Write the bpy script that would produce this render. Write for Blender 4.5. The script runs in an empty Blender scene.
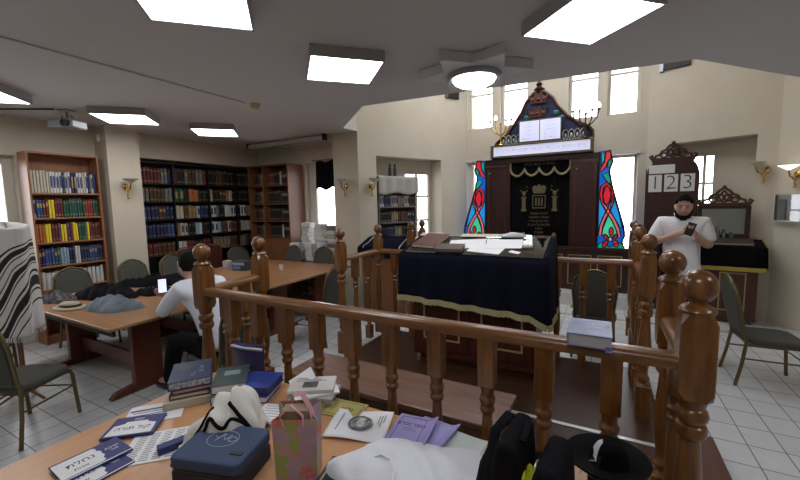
import bpy, math, random
from mathutils import Vector, Matrix, noise
random.seed(7)
PI = math.pi
S = bpy.context.scene
C = S.collection

# ---------------------------------------------------------------- camera, sky, exposure
FOC, PITCH, YAW, ROLL = 372.6, 0.0977, 0.4974, -0.0208
cp, sp, cyw, syw = math.cos(PITCH), math.sin(PITCH), math.cos(YAW), math.sin(YAW)
fwd = Vector((-syw*cp, cyw*cp, -sp)); rgt = Vector((cyw, syw, 0)); upv = rgt.cross(fwd)
rgt, upv = rgt*math.cos(ROLL)+upv*math.sin(ROLL), upv*math.cos(ROLL)-rgt*math.sin(ROLL)
cam_d = bpy.data.cameras.new('camera'); cam = bpy.data.objects.new('camera', cam_d); C.objects.link(cam)
cam_d.sensor_width = 36; cam_d.lens = FOC/800*36; cam_d.clip_start = 0.02
m3 = Matrix((rgt, upv, -fwd)).transposed()
cam.matrix_world = Matrix.Translation((0, 0, 1.75)) @ m3.to_4x4()
S.camera = cam
W = bpy.data.worlds.new('sky'); S.world = W; W.use_nodes = True
bg = W.node_tree.nodes['Background']; bg.inputs[0].default_value = (0.93, 0.96, 1.0, 1); bg.inputs[1].default_value = 9.0
S.view_settings.view_transform = 'Standard'; S.view_settings.look = 'None'
S.view_settings.exposure = -0.42; S.view_settings.gamma = 1.0
LAMP = 15.5            # strength of the ceiling panels

# ---------------------------------------------------------------- materials
MATS = {}
def mat(name, col, rough=0.6, metal=0.0, spec=0.5, emit=0.0, noise_amt=0.0, nscale=8.0, bump=0.0, bscale=60.0, sheen=0.0, ecol=None):
    if name in MATS: return MATS[name]
    m = bpy.data.materials.new(name); m.use_nodes = True
    nt = m.node_tree; b = nt.nodes['Principled BSDF']
    b.inputs['Base Color'].default_value = (*col, 1); b.inputs['Roughness'].default_value = rough
    b.inputs['Metallic'].default_value = metal; b.inputs['Specular IOR Level'].default_value = spec
    if sheen: b.inputs['Sheen Weight'].default_value = sheen
    if emit:
        b.inputs['Emission Color'].default_value = (*(ecol or col), 1); b.inputs['Emission Strength'].default_value = emit
    if noise_amt or bump: tc = nt.nodes.new('ShaderNodeTexCoord')
    if noise_amt:
        n = nt.nodes.new('ShaderNodeTexNoise'); n.inputs['Scale'].default_value = nscale; n.inputs['Detail'].default_value = 4
        nt.links.new(tc.outputs['Object'], n.inputs['Vector'])
        r = nt.nodes.new('ShaderNodeValToRGB')
        r.color_ramp.elements[0].position = .3; r.color_ramp.elements[1].position = .7
        r.color_ramp.elements[0].color = (*[c*(1-noise_amt) for c in col], 1)
        r.color_ramp.elements[1].color = (*[min(1, c*(1+noise_amt)) for c in col], 1)
        nt.links.new(n.outputs['Fac'], r.inputs['Fac']); nt.links.new(r.outputs['Color'], b.inputs['Base Color'])
    if bump:
        n2 = nt.nodes.new('ShaderNodeTexNoise'); n2.inputs['Scale'].default_value = bscale; n2.inputs['Detail'].default_value = 3
        nt.links.new(tc.outputs['Object'], n2.inputs['Vector'])
        bp = nt.nodes.new('ShaderNodeBump'); bp.inputs['Strength'].default_value = bump; bp.inputs['Distance'].default_value = .01
        nt.links.new(n2.outputs['Fac'], bp.inputs['Height']); nt.links.new(bp.outputs['Normal'], b.inputs['Normal'])
    MATS[name] = m; return m
def wood(name, c1, c2, rough=0.35, axis='z', scale=6.0, coat=0.0):
    if name in MATS: return MATS[name]
    m = bpy.data.materials.new(name); m.use_nodes = True
    nt = m.node_tree; b = nt.nodes['Principled BSDF']; b.inputs['Roughness'].default_value = rough
    if coat: b.inputs['Coat Weight'].default_value = coat; b.inputs['Coat Roughness'].default_value = .15
    tc = nt.nodes.new('ShaderNodeTexCoord'); mp = nt.nodes.new('ShaderNodeMapping')
    s = {'x': (.12, 1, 1), 'y': (1, .12, 1), 'z': (1, 1, .12)}[axis]
    mp.inputs['Scale'].default_value = tuple(v*scale for v in s)
    n = nt.nodes.new('ShaderNodeTexNoise'); n.inputs['Scale'].default_value = 5; n.inputs['Detail'].default_value = 6; n.inputs['Roughness'].default_value = .6
    r = nt.nodes.new('ShaderNodeValToRGB'); r.color_ramp.elements[0].position = .3; r.color_ramp.elements[1].position = .72
    r.color_ramp.elements[0].color = (*c1, 1); r.color_ramp.elements[1].color = (*c2, 1)
    nt.links.new(tc.outputs['Object'], mp.inputs['Vector']); nt.links.new(mp.outputs['Vector'], n.inputs['Vector'])
    nt.links.new(n.outputs['Fac'], r.inputs['Fac']); nt.links.new(r.outputs['Color'], b.inputs['Base Color'])
    MATS[name] = m; return m
def glassy(name, tint=(1, 1, 1), refl=0.9, mixf=None):
    if name in MATS: return MATS[name]
    m = bpy.data.materials.new(name); m.use_nodes = True; nt = m.node_tree
    for n in list(nt.nodes): nt.nodes.remove(n)
    o = nt.nodes.new('ShaderNodeOutputMaterial'); t = nt.nodes.new('ShaderNodeBsdfTransparent'); t.inputs[0].default_value = (*tint, 1)
    g = nt.nodes.new('ShaderNodeBsdfGlossy'); g.inputs['Roughness'].default_value = .03; g.inputs[0].default_value = (refl,)*3+(1,)
    f = nt.nodes.new('ShaderNodeFresnel'); f.inputs[0].default_value = 1.45
    mx = nt.nodes.new('ShaderNodeMixShader')
    nt.links.new(f.outputs[0], mx.inputs[0])
    nt.links.new(t.outputs[0], mx.inputs[1]); nt.links.new(g.outputs[0], mx.inputs[2]); nt.links.new(mx.outputs[0], o.inputs[0])
    MATS[name] = m; return m
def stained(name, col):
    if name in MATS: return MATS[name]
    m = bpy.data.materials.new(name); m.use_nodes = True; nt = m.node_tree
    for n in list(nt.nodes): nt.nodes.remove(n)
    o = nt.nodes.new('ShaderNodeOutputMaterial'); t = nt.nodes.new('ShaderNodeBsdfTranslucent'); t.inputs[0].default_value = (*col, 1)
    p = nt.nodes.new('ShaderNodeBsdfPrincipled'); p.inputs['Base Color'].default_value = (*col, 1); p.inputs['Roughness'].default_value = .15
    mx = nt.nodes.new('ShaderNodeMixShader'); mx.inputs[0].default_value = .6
    p.inputs['Emission Color'].default_value = (*col, 1); p.inputs['Emission Strength'].default_value = .8   # glow put into the panes in place of light from behind
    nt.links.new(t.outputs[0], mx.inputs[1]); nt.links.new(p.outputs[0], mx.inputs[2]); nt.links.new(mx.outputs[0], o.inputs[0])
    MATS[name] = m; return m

M_wall = mat('cream_paint', (.60, .54, .44), .85, noise_amt=.03, nscale=3)
M_ceil = mat('ceiling_paint', (.55, .525, .535), .9)
M_white = mat('white_paint', (.75, .74, .72), .5)
M_frame = mat('window_frame_paint', (.62, .58, .50), .5)
M_glass = glassy('window_glass')
M_rail = wood('oak_brown_varnish', (.080, .027, .005), (.23, .092, .020), .28, 'z', 7, .25)
M_railx = wood('oak_brown_varnish_rail', (.10, .038, .010), (.22, .092, .026), .3, 'x', 7, .25)
M_raily = wood('oak_brown_varnish_side_rail', (.10, .038, .010), (.22, .092, .026), .3, 'y', 7, .25)
M_plat = wood('dark_brown_boards', (.022, .009, .005), (.055, .023, .013), .3, 'x', 5)
M_bench = wood('brown_bench_wood', (.10, .050, .034), (.19, .10, .068), .33, 'x', 6)
M_mahog = wood('mahogany', (.045, .010, .006), (.10, .022, .013), .3, 'z', 5, .3)
M_mahogd = wood('dark_mahogany', (.022, .007, .005), (.05, .013, .009), .35, 'z', 5)
M_table = wood('orange_brown_laminate', (.30, .145, .062), (.37, .19, .085), .32, 'x', 4)
M_ftable = wood('pale_beech_laminate', (.50, .25, .115), (.60, .32, .16), .3, 'y', 3)
M_tleg = wood('red_brown_leg_wood', (.085, .020, .010), (.15, .038, .018), .35, 'z', 5)
M_case = wood('cherry_bookcase_wood', (.26, .10, .042), (.34, .14, .06), .4, 'z', 4)
M_casex = wood('cherry_shelf_wood', (.26, .10, .042), (.36, .16, .07), .4, 'x', 4)
M_cased = wood('brown_bookcase_wood', (.17, .065, .027), (.25, .10, .042), .4, 'z', 4)
M_black = mat('black_shelf_paint', (.012, .010, .010), .5)
M_gold = mat('polished_brass', (.62, .40, .13), .25, 1.0)
M_goldp = mat('gold_line_paint', (.48, .36, .16), .45, .3)
M_goldf = mat('gold_fringe', (.36, .31, .16), .8, bump=.6, bscale=200)
M_goldy = mat('yellow_gold_fringe', (.42, .33, .05), .8, bump=.6, bscale=200)
M_chairf = mat('olive_bronze_metal', (.16, .12, .055), .38, .7)
M_seat = mat('charcoal_seat_fabric', (.075, .075, .062), .9, bump=.3, bscale=300)
M_red = mat('maroon_seat_vinyl', (.10, .022, .018), .5)
M_velvet = mat('navy_velvet', (.0045, .005, .013), .95, spec=.12)
M_bvelvet = mat('black_velvet', (.004, .004, .005), .95, spec=.12)
M_paper = mat('white_paper', (.78, .78, .80), .8)
M_print = mat('grey_print', (.12, .12, .14), .8)
M_ink = mat('black_ink', (.015, .015, .02), .7)
M_navyp = mat('navy_print', (.030, .035, .16), .5)
M_cream = mat('cream_paper', (.55, .50, .38), .8)
M_clothw = mat('white_cotton', (.66, .64, .60), .95, bump=.2, bscale=150)
M_skin = mat('skin', (.56, .33, .25), .55)
M_shirt = mat('white_shirt_cotton', (.84, .84, .86), .9)
M_shirtb = mat('pale_blue_white_shirt', (.74, .77, .86), .9)
M_trous = mat('black_trousers', (.007, .007, .010), .95, spec=.12)
M_hair = mat('dark_hair', (.008, .006, .005), .8, spec=.15)
M_lamp = mat('lit_panel', (1, 1, 1), .5, emit=LAMP, ecol=(.97, .98, 1))
M_metalg = mat('grey_metal', (.35, .36, .38), .35, .8)
M_blackp = mat('black_plastic', (.012, .012, .014), .35)
M_blackf = mat('black_fabric', (.007, .007, .009), .95, spec=.12, bump=.4, bscale=200)
M_screen = mat('lit_phone_screen', (.55, .6, .8), .2, emit=1.2, ecol=(.7, .75, .95))

# ---------------------------------------------------------------- mesh building
class MB:
    def __init__(s): s.v = []; s.f = []; s.mi = []; s.cur = 0
    def mtl(s, i): s.cur = i; return s
    def add(s, vs, fs, M=None):
        o = len(s.v)
        s.v += [tuple(M @ Vector(p)) if M else tuple(p) for p in vs]
        for f in fs: s.f.append([o+i for i in f]); s.mi.append(s.cur)
        return s
    def slab(s, x0, x1, y0, y1, z0, z1, M=None):
        vs = [(x, y, z) for z in (z0, z1) for (x, y) in ((x0, y0), (x1, y0), (x1, y1), (x0, y1))]
        return s.add(vs, [(3, 2, 1, 0), (4, 5, 6, 7), (0, 1, 5, 4), (1, 2, 6, 5), (2, 3, 7, 6), (3, 0, 4, 7)], M)
    def box(s, c, d, M=None):
        return s.slab(c[0]-d[0]/2, c[0]+d[0]/2, c[1]-d[1]/2, c[1]+d[1]/2, c[2]-d[2]/2, c[2]+d[2]/2, M)
    def lathe(s, prof, c=(0, 0, 0), n=16, M=None, sx=1, sy=1):
        vs, fs = [], []
        for r, z in prof:
            for k in range(n):
                a = 2*PI*k/n; vs.append((c[0]+r*sx*math.cos(a), c[1]+r*sy*math.sin(a), c[2]+z))
        for i in range(len(prof)-1):
            for k in range(n): fs.append((i*n+k, i*n+(k+1) % n, (i+1)*n+(k+1) % n, (i+1)*n+k))
        fs.append(tuple(range(n-1, -1, -1))); fs.append(tuple((len(prof)-1)*n+k for k in range(n)))
        return s.add(vs, fs, M)
    def ball(s, c, rx, ry=None, rz=None, n=16, m=10, M=None):
        ry = ry or rx; rz = rz or rx
        prof = [(max(1e-4, math.sin(PI*i/m)), -math.cos(PI*i/m)) for i in range(m+1)]
        vs, fs = [], []
        for r, z in prof:
            for k in range(n): a = 2*PI*k/n; vs.append((c[0]+rx*r*math.cos(a), c[1]+ry*r*math.sin(a), c[2]+rz*z))
        for i in range(m):
            for k in range(n): fs.append((i*n+k, i*n+(k+1) % n, (i+1)*n+(k+1) % n, (i+1)*n+k))
        return s.add(vs, fs, M)
    def tube(s, pts, r, n=8, closed=False, M=None, flat=1.0):
        pts = [Vector(p) for p in pts]; N = len(pts); vs, fs = [], []
        rr = r if isinstance(r, (list, tuple)) else [r]*N
        prev = None
        for i, p in enumerate(pts):
            if closed: t = pts[(i+1) % N]-pts[i-1]
            else: t = pts[min(i+1, N-1)]-pts[max(i-1, 0)]
            t.normalize()
            if prev is None:
                a = Vector((0, 0, 1)) if abs(t.z) < .9 else Vector((1, 0, 0)); u = t.cross(a).normalized()
            else: u = (prev-t*prev.dot(t)).normalized()
            prev = u; w = t.cross(u)
            for k in range(n):
                a = 2*PI*k/n+PI/n; q = p+u*rr[i]*math.cos(a)+w*rr[i]*flat*math.sin(a); vs.append(tuple(q))
        for i in range(N if closed else N-1):
            j = (i+1) % N
            for k in range(n): fs.append((i*n+k, i*n+(k+1) % n, j*n+(k+1) % n, j*n+k))
        if not closed: fs.append(tuple(range(n-1, -1, -1))); fs.append(tuple((N-1)*n+k for k in range(n)))
        return s.add(vs, fs, M)
    def prism(s, poly, a, b, plane='xy', M=None):
        def P(u, v, w): return {'xy': (u, v, w), 'xz': (u, w, v), 'yz': (w, u, v)}[plane]
        n = len(poly); vs = [P(u, v, a) for u, v in poly]+[P(u, v, b) for u, v in poly]
        fs = [tuple(range(n-1, -1, -1)), tuple(range(n, 2*n))]+[(i, (i+1) % n, n+(i+1) % n, n+i) for i in range(n)]
        return s.add(vs, fs, M)
    def grid(s, nu, nv, fn, M=None):
        vs = [fn(i/nu, j/nv) for j in range(nv+1) for i in range(nu+1)]
        fs = [(j*(nu+1)+i, j*(nu+1)+i+1, (j+1)*(nu+1)+i+1, (j+1)*(nu+1)+i) for j in range(nv) for i in range(nu)]
        return s.add(vs, fs, M)
    def build(s, name, m, parent=None, smooth=None, bevel=0, solid=0, sub=0, loc=None, rot=None, seg=2):
        me = bpy.data.meshes.new(name); me.from_pydata(s.v, [], s.f)
        ms = m if isinstance(m, (list, tuple)) else [m]
        for k in ms: me.materials.append(k)
        if len(ms) > 1: me.polygons.foreach_set('material_index', s.mi)
        if len(s.v) < 60000:
            import bmesh
            bm = bmesh.new(); bm.from_mesh(me); bmesh.ops.recalc_face_normals(bm, faces=bm.faces); bm.to_mesh(me); bm.free()
        if smooth:
            me.polygons.foreach_set('use_smooth', [True]*len(me.polygons)); me.set_sharp_from_angle(angle=math.radians(smooth))
        me.update()
        o = bpy.data.objects.new(name, me); C.objects.link(o)
        if parent: o.parent = parent
        if loc: o.location = loc
        if rot: o.rotation_euler = rot
        if solid: d = o.modifiers.new('solid', 'SOLIDIFY'); d.thickness = solid; d.offset = 0
        if sub: d = o.modifiers.new('sub', 'SUBSURF'); d.levels = sub; d.render_levels = sub
        if bevel: d = o.modifiers.new('bevel', 'BEVEL'); d.width = bevel; d.segments = seg; d.limit_method = 'ANGLE'
        return o
def tag(o, label, cat, group=None):
    o['label'] = label; o['category'] = cat
    if group: o['group'] = group
    return o
def thing(name, label, cat, loc=(0, 0, 0), rz=0, group=None):
    o = bpy.data.objects.new(name, None); C.objects.link(o); o.location = loc; o.rotation_euler = (0, 0, rz)
    o.empty_display_size = .1
    return tag(o, label, cat, group)
def struct(o): o['kind'] = 'structure'; return o
def dup(root, loc, rz, label, group=None):
    r = root.copy(); C.objects.link(r); r.location = loc; r.rotation_euler = (0, 0, rz); r['label'] = label
    if group: r['group'] = group
    for ch in root.children:
        c = ch.copy(); C.objects.link(c); c.parent = r
        for g in ch.children: d = g.copy(); C.objects.link(d); d.parent = c
    return r
def Rz(a): return Matrix.Rotation(a, 4, 'Z')
def T(x, y, z): return Matrix.Translation((x, y, z))
def lettering(name, s, size, m, parent=None, loc=(0, 0, 0), rot=(0, 0, 0), extrude=.0006, heb=False, align='CENTER', thin=0):
    cu = bpy.data.curves.new(name, 'FONT'); cu.body = s[::-1] if heb else s; cu.size = size; cu.extrude = extrude
    cu.align_x = align; cu.align_y = 'CENTER'; cu.resolution_u = 3; cu.offset = -thin
    t = bpy.data.objects.new(name, cu); C.objects.link(t); bpy.context.view_layer.update()
    me = bpy.data.meshes.new_from_object(t.evaluated_get(bpy.context.evaluated_depsgraph_get()))
    bpy.data.objects.remove(t); me.name = name; me.materials.clear(); me.materials.append(m)
    o = bpy.data.objects.new(name, me); C.objects.link(o); o.location = loc; o.rotation_euler = rot
    if parent: o.parent = parent
    return o
ORD = ['first', 'second', 'third', 'fourth', 'fifth', 'sixth', 'seventh', 'eighth', 'ninth', 'tenth', 'eleventh', 'twelfth', 'thirteenth', 'fourteenth', 'fifteenth',
       'sixteenth', 'seventeenth', 'eighteenth', 'nineteenth', 'twentieth']
def ordinal(n):
    if n <= 20: return ORD[n-1]
    tens = {2: 'twenty', 3: 'thirty', 4: 'forty'}[n//10]
    return tens+'-'+ORD[n % 10-1] if n % 10 else {'twenty': 'twentieth', 'thirty': 'thirtieth', 'forty': 'fortieth'}[tens]
def fbm(x, y, z=0): return noise.fractal(Vector((x, y, z)), 1.0, 2.0, 3)

# ---------------------------------------------------------------- the room
def wall(name, p0, p1, z0, z1, th, openings=(), m=None):
    p0, p1 = Vector(p0), Vector(p1); d = p1-p0; L = d.length; d.normalize(); n = Vector((-d.y, d.x))
    M = Matrix(((d.x, n.x, 0, p0.x), (d.y, n.y, 0, p0.y), (0, 0, 1, 0), (0, 0, 0, 1)))
    ss = sorted({0, L, *[v for o in openings for v in o[:2]]}); zs = sorted({z0, z1, *[v for o in openings for v in o[2:]]})
    b = MB()
    for i in range(len(ss)-1):
        j = 0
        while j < len(zs)-1:
            def hole(k): return any(o[0] <= ss[i] and ss[i+1] <= o[1] and o[2] <= zs[k] and zs[k+1] <= o[3] for o in openings)
            if hole(j): j += 1; continue
            k = j
            while k+1 < len(zs)-1 and not hole(k+1): k += 1
            b.slab(ss[i], ss[i+1], 0, th, zs[j], zs[k+1], M); j = k+1
    o = struct(b.build(name, m or M_wall)); return o, M
def window(name, M, s0, s1, z0, z1, off, bars_v=(), bars_h=(), fw=.06):
    w = bpy.data.objects.new(name, None); C.objects.link(w); w.matrix_world = M @ T(s0, off, z0); struct(w)
    a, h = s1-s0, z1-z0; b = MB()
    b.slab(0, a, 0, .07, 0, fw); b.slab(0, a, 0, .07, h-fw, h); b.slab(0, fw, 0, .07, fw, h-fw); b.slab(a-fw, a, 0, .07, fw, h-fw)
    for v in bars_v: b.slab(v*a-.018, v*a+.018, .01, .06, fw, h-fw)
    for v in bars_h: b.slab(fw, a-fw, .01, .06, v*h-.018, v*h+.018)
    b.build('window_frame', M_frame, w, bevel=.006)
    MB().slab(fw, a-fw, .032, .038, fw, h-fw).build('window_pane', M_glass, w)
    return w

# floor: rectangular white tiles, darker joints
def floor_mat():
    m = bpy.data.materials.new('white_floor_tiles'); m.use_nodes = True; nt = m.node_tree; b = nt.nodes['Principled BSDF']
    tc = nt.nodes.new('ShaderNodeTexCoord'); mp = nt.nodes.new('ShaderNodeMapping')
    mp.inputs['Location'].default_value = (-.951+.2015*30, -3.07+.2625*30, 0)
    br = nt.nodes.new('ShaderNodeTexBrick'); br.offset = 0; br.inputs['Scale'].default_value = 1
    br.inputs['Brick Width'].default_value = .2015; br.inputs['Row Height'].default_value = .2625; br.inputs['Mortar Size'].default_value = .0042
    br.inputs['Mortar Smooth'].default_value = .2; br.inputs['Bias'].default_value = 0
    br.inputs['Color1'].default_value = (.58, .62, .67, 1); br.inputs['Color2'].default_value = (.64, .68, .73, 1); br.inputs['Mortar'].default_value = (.14, .135, .135, 1)
    n = nt.nodes.new('ShaderNodeTexNoise'); n.inputs['Scale'].default_value = 9; n.inputs['Detail'].default_value = 5
    mx = nt.nodes.new('ShaderNodeMixRGB'); mx.blend_type = 'MULTIPLY'; mx.inputs[0].default_value = .22
    nt.links.new(tc.outputs['Object'], mp.inputs['Vector']); nt.links.new(mp.outputs['Vector'], br.inputs['Vector'])
    nt.links.new(tc.outputs['Object'], n.inputs['Vector']); nt.links.new(br.outputs['Color'], mx.inputs[1]); nt.links.new(n.outputs['Color'], mx.inputs[2])
    r = nt.nodes.new('ShaderNodeHueSaturation'); r.inputs['Saturation'].default_value = .25
    nt.links.new(mx.outputs[0], r.inputs['Color']); nt.links.new(r.outputs[0], b.inputs['Base Color']); b.inputs['Roughness'].default_value = .3
    return m
struct(MB().slab(-7.2, 3.8, -2.9, 8.2, -.12, 0).build('floor', floor_mat()))
HC = 2.95
low = [(-7.0, -2.8), (-7.0, 6.1), (-4.0, 6.1), (-4.0, 5.3), (-3.58, 5.19), (-3.62, 4.87), (-2.62, 3.94), (.68, 4.22), (1.62, 5.3), (2.62, 6.4), (3.5, 6.4), (3.5, -2.8)]
struct(MB().prism(low, HC, HC+.1).build('ceiling_low', M_ceil))
struct(MB().slab(-4.9, -2.4, 3.6, 8.0, 4.7, 4.8).slab(.5, 3.6, 3.6, 8.0, 4.7, 4.8).slab(-2.4, .5, 3.6, 5.3, 4.7, 4.8).slab(-2.4, .5, 6.6, 8.0, 4.7, 4.8).build('ceiling_high', mat('high_ceiling_paint', (.62, .58, .50), .9)))
window('window_added_roof', T(-2.4, 5.3, 4.72) @ Matrix.Rotation(-PI/2, 4, 'X') @ Matrix.Scale(-1, 4, (0, 0, 1)), 0, 2.9, 0, 1.3, 0, (.25, .5, .75), (), .05)   # unseen roof light, added to brighten the ark end
bk = MB(); pl = [(-3.58, 5.19), (-3.62, 4.87), (-2.62, 3.94), (.68, 4.22), (1.62, 5.3), (2.62, 6.4)]
for a, b_ in zip(pl, pl[1:]):
    d = (Vector(b_)-Vector(a)); L = d.length; d.normalize(); n = Vector((d.y, -d.x))
    bk.slab(0, L, .0, .1, HC+.1, 4.7, Matrix(((d.x, n.x, 0, a[0]), (d.y, n.y, 0, a[1]), (0, 0, 1, 0), (0, 0, 0, 1))))
struct(bk.build('wall_bulkhead', M_wall))
# left wall: window, then a deep recess for the black shelves
_, ML = wall('wall_left', (-6.6, -2.8), (-6.6, 5.75), 0, HC, .35, [(3.6, 4.72, .85, 2.46), (6.05, 8.55, 0, 2.58)])
wall('wall_recess', (-6.95, 3.1), (-6.95, 6.1), 0, HC, .1)
window('window_1', ML, 3.6, 4.72, .85, 2.46, .12, (.5,), (), .1)
_, MBk = wall('wall_back', (-6.6, 5.75), (-3.58, 5.75), 0, HC, .3, [(1.36, 2.16, .9, 2.58)])
window('window_2', MBk, 1.36, 2.16, .9, 2.58, .1, (), (), .17)
struct(MB().slab(-6.6, -6.26, 2.79, 3.22, 0, HC).build('wall_pillar_left', M_wall))
struct(MB().slab(-4.1, -3.58, 5.2, 5.75, 0, HC).build('wall_pillar_middle', M_wall))
UW = [(z, z) for z in ()]
_, MN = wall('wall_alcove', (-3.58, 5.19), (-2.346, 7.70), 0, 4.7, .3, [(.354, 1.836, 0, 2.57)])
dN = Vector((.442, .897)); nN = Vector((-.897, .442)); q0 = Vector((-3.58, 5.19))+dN*.2+nN*.3; q1 = Vector((-3.58, 5.19))+dN*2.0+nN*.3
_, MN2 = wall('wall_alcove_rear', q0, q1, 0, 2.9, .12, [(.95, 1.62, .95, 2.36)])
window('window_3', MN2, .95, 1.62, .95, 2.36, .02, (.5,), (.33, .66), .05)
_, MA = wall('wall_ark', (-2.48, 7.45), (.62, 7.45), 0, 4.7, .3,
             [(.03, .62, .8, 2.55), (2.5, 2.98, .8, 2.5), (.03, .56, 3.18, 4.3), (.70, 1.22, 3.18, 4.3), (1.90, 2.40, 3.16, 4.3), (2.51, 2.99, 3.16, 4.3)])
window('window_4', MA, .03, .62, .8, 2.55, .16, (), (), .05); window('window_5', MA, 2.5, 2.98, .8, 2.5, .16, (), (), .04)
window('window_6', MA, .03, .56, 3.18, 4.3, .12, (), (.62,), .05); window('window_7', MA, .70, 1.22, 3.18, 4.3, .12, (), (.62,), .05)
window('window_8', MA, 1.90, 2.40, 3.16, 4.3, .12, (), (.62,), .05); window('window_9', MA, 2.51, 2.99, 3.16, 4.3, .12, (), (.62,), .05)
_, MS = wall('wall_number_board', (.62, 7.45), (2.05, 6.85), 0, 4.7, .3, [(.3, 1.33, 0, 2.6)])
dS = Vector((.922, -.387)); nS = Vector((.387, .922)); q0 = Vector((.62, 7.45))+dS*.1+nS*.3; q1 = Vector((.62, 7.45))+dS*1.56+nS*.3
_, MS2 = wall('wall_number_board_rear', q0, q1, 0, 2.9, .12, [(.42, .74, 1.0, 2.42)])
window('window_10', MS2, .42, .74, 1.0, 2.42, .02, (.55,), (.35, .68), .03)
wall('wall_right_corner', (2.05, 6.85), (3.2, 5.2), 0, 4.7, .3)
wall('wall_right', (3.2, 5.2), (3.2, -2.8), 0, 4.7, .3)
wall('wall_rear', (3.2, -2.5), (-6.6, -2.5), 0, HC, .3)
struct(MB().slab(-6.95, 3.5, 6.1, 6.12, 0, 0.02).build('trim_1', M_wall))
for nm, a, b_ in (('trim_2', .03, .62), ('trim_3', 2.5, 2.98)):
    o = struct(MB().slab(a-.03, b_+.03, -.03, .0, 2.5 if a > 1 else 2.55, 2.56 if a > 1 else 2.61, MA).build(nm, M_frame))
# platform with its metal strips and the entry step
struct(MB().slab(-2.42, .42, 1.5, 4.1, 0, .12).build('floor_platform', M_plat, bevel=.008))
struct(MB().slab(.425, .71, 2.35, 3.11, 0, .12).build('floor_step', wood('red_brown_step', (.075, .024, .016), (.11, .036, .025), .3, 'y', 4), bevel=.008))
M_strip = mat('aluminium_strip', (.65, .65, .63), .35, .6)
struct(MB().slab(-2.4, .4, 2.80, 2.835, .121, .128).build('trim_4', M_strip))
struct(MB().slab(-2.42, -2.38, 2.84, 4.05, .121, .128).build('trim_5', M_strip))
struct(MB().slab(-2.5, .45, 6.70, 7.4, 0, .2).build('floor_ark_step', mat('white_marble', (.55, .55, .54), .3, noise_amt=.1)))
# outdoor hedge beyond the left window
hb = MB()
for i in range(90):
    a = random.random()*2.6; hb.ball((-9.2-random.random()*.7, .6+a, .35+random.random()*.95), .14+.1*random.random(), n=7, m=5)
tag(hb.build('hedge', mat('green_leaves', (.10, .22, .05), .8, noise_amt=.5, nscale=20)), 'green hedge seen through the left window', 'hedge')

# ---------------------------------------------------------------- ceiling fittings
def ceiling_light(x, y, label, dz=.085):
    t = thing('ceiling_light', label, 'ceiling light', (x, y, HC), PI/4, 'square ceiling panel lights')
    b = MB(); h = .29
    b.slab(-h, h, -h, -h+.012, -dz, 0); b.slab(-h, h, h-.012, h, -dz, 0); b.slab(-h, -h+.012, -h+.012, h-.012, -dz, 0); b.slab(h-.012, h, -h+.012, h-.012, -dz, 0)
    b.slab(-h+.012, h-.012, -h+.012, h-.012, -.02, 0)
    b.build('housing', mat('lamp_housing', (.34, .34, .35), .5), t)
    MB().slab(-h+.0125, h-.0125, -h+.0125, h-.0125, -dz+.004, -.03).build('diffuser', M_lamp, t)
    return t
ceiling_light(-1.99, 1.36, 'square lit ceiling panel at top left of the photo, cut by its upper edge')
ceiling_light(-1.95, 2.65, 'square lit ceiling panel in the middle, left of the star ceiling rose')
ceiling_light(-.11, 2.75, 'large square lit ceiling panel at upper right, right of the star ceiling rose')
ceiling_light(-5.30, 1.32, 'square lit ceiling panel cut by the left edge of the photo')
ceiling_light(-5.27, 2.60, 'square lit ceiling panel right of the projector, above the pillar')
ceiling_light(-5.16, 3.75, 'small far square lit ceiling panel before the black bookshelves')
ceiling_light(-.05, .05, 'square lit ceiling panel straight above the photographer'); ceiling_light(1.9, 1.3, 'square lit ceiling panel right of the photographer'); ceiling_light(-4.2, -.6, 'square lit ceiling panel behind the photographer on the left')
st = thing('ceiling_rose', 'white six-pointed star ceiling rose with a lit round dome lamp', 'ceiling lamp', (-1.03, 3.33, HC), PI/12)
def star(R, r): return [((R if k % 2 == 0 else r)*math.cos(k*PI/6), (R if k % 2 == 0 else r)*math.sin(k*PI/6)) for k in range(12)]
MB().prism(star(.50, .29), -.085, 0, 'xy').build('star_moulding', mat('rose_plaster', (.58, .58, .59), .8), st, bevel=.006)
MB().lathe([(.235, -.085), (.235, -.115), (.215, -.13), (.19, -.125), (.19, -.085)], n=32)  .build('lamp_ring', M_metalg, st, smooth=40)
MB().lathe([(.19, -.11), (.188, -.125), (.17, -.15), (.13, -.172), (.07, -.188), (.001, -.193)], n=32).build('glass_dome', M_lamp, st, smooth=60)
tag(MB().tube([(-3.665, -2.4, HC-.006), (-3.665, 1.4, HC-.006), (-3.665, 3.05, HC-.006)], .009, 6).build('ceiling_conduit', M_ceil), 'thin painted conduit running along the low ceiling', 'conduit')
t = thing('smoke_detector', 'small yellowed smoke detector on the low ceiling', 'smoke detector', (-3.63, 3.18, HC))
MB().lathe([(.055, 0), (.055, -.018), (.045, -.035), (.03, -.05), (.001, -.052)], n=20).build('casing', mat('yellowed_plastic', (.42, .33, .14), .5), t, smooth=50)
MB().lathe([(.03, -.052), (.03, -.058), (.001, -.06)], n=14).build('sensor_cap', M_cream, t)
t = thing('projector', 'grey projector hanging from the ceiling at upper left', 'projector', (-5.70, 2.16, HC), .5)
MB().slab(-.15, .15, -.11, .11, -.22, -.13).build('casing', mat('silver_plastic', (.22, .23, .25), .4), t, bevel=.015)
MB().slab(-.06, .06, -.06, .06, -.015, 0).tube([(0, 0, -.01), (0, 0, -.14)], .018, 8).tube([(.05, 0, -.06), (.09, 0, -.14)], .008).tube([(-.05, 0, -.06), (-.09, 0, -.14)], .008).build('bracket', M_metalg, t)
MB().lathe([(.04, 0), (.045, .03), (.03, .03), (.028, .02)], n=16, M=T(.07, -.11, -.175) @ Matrix.Rotation(PI/2, 4, 'X')).build('lens', M_blackp, t, smooth=40)
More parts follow.
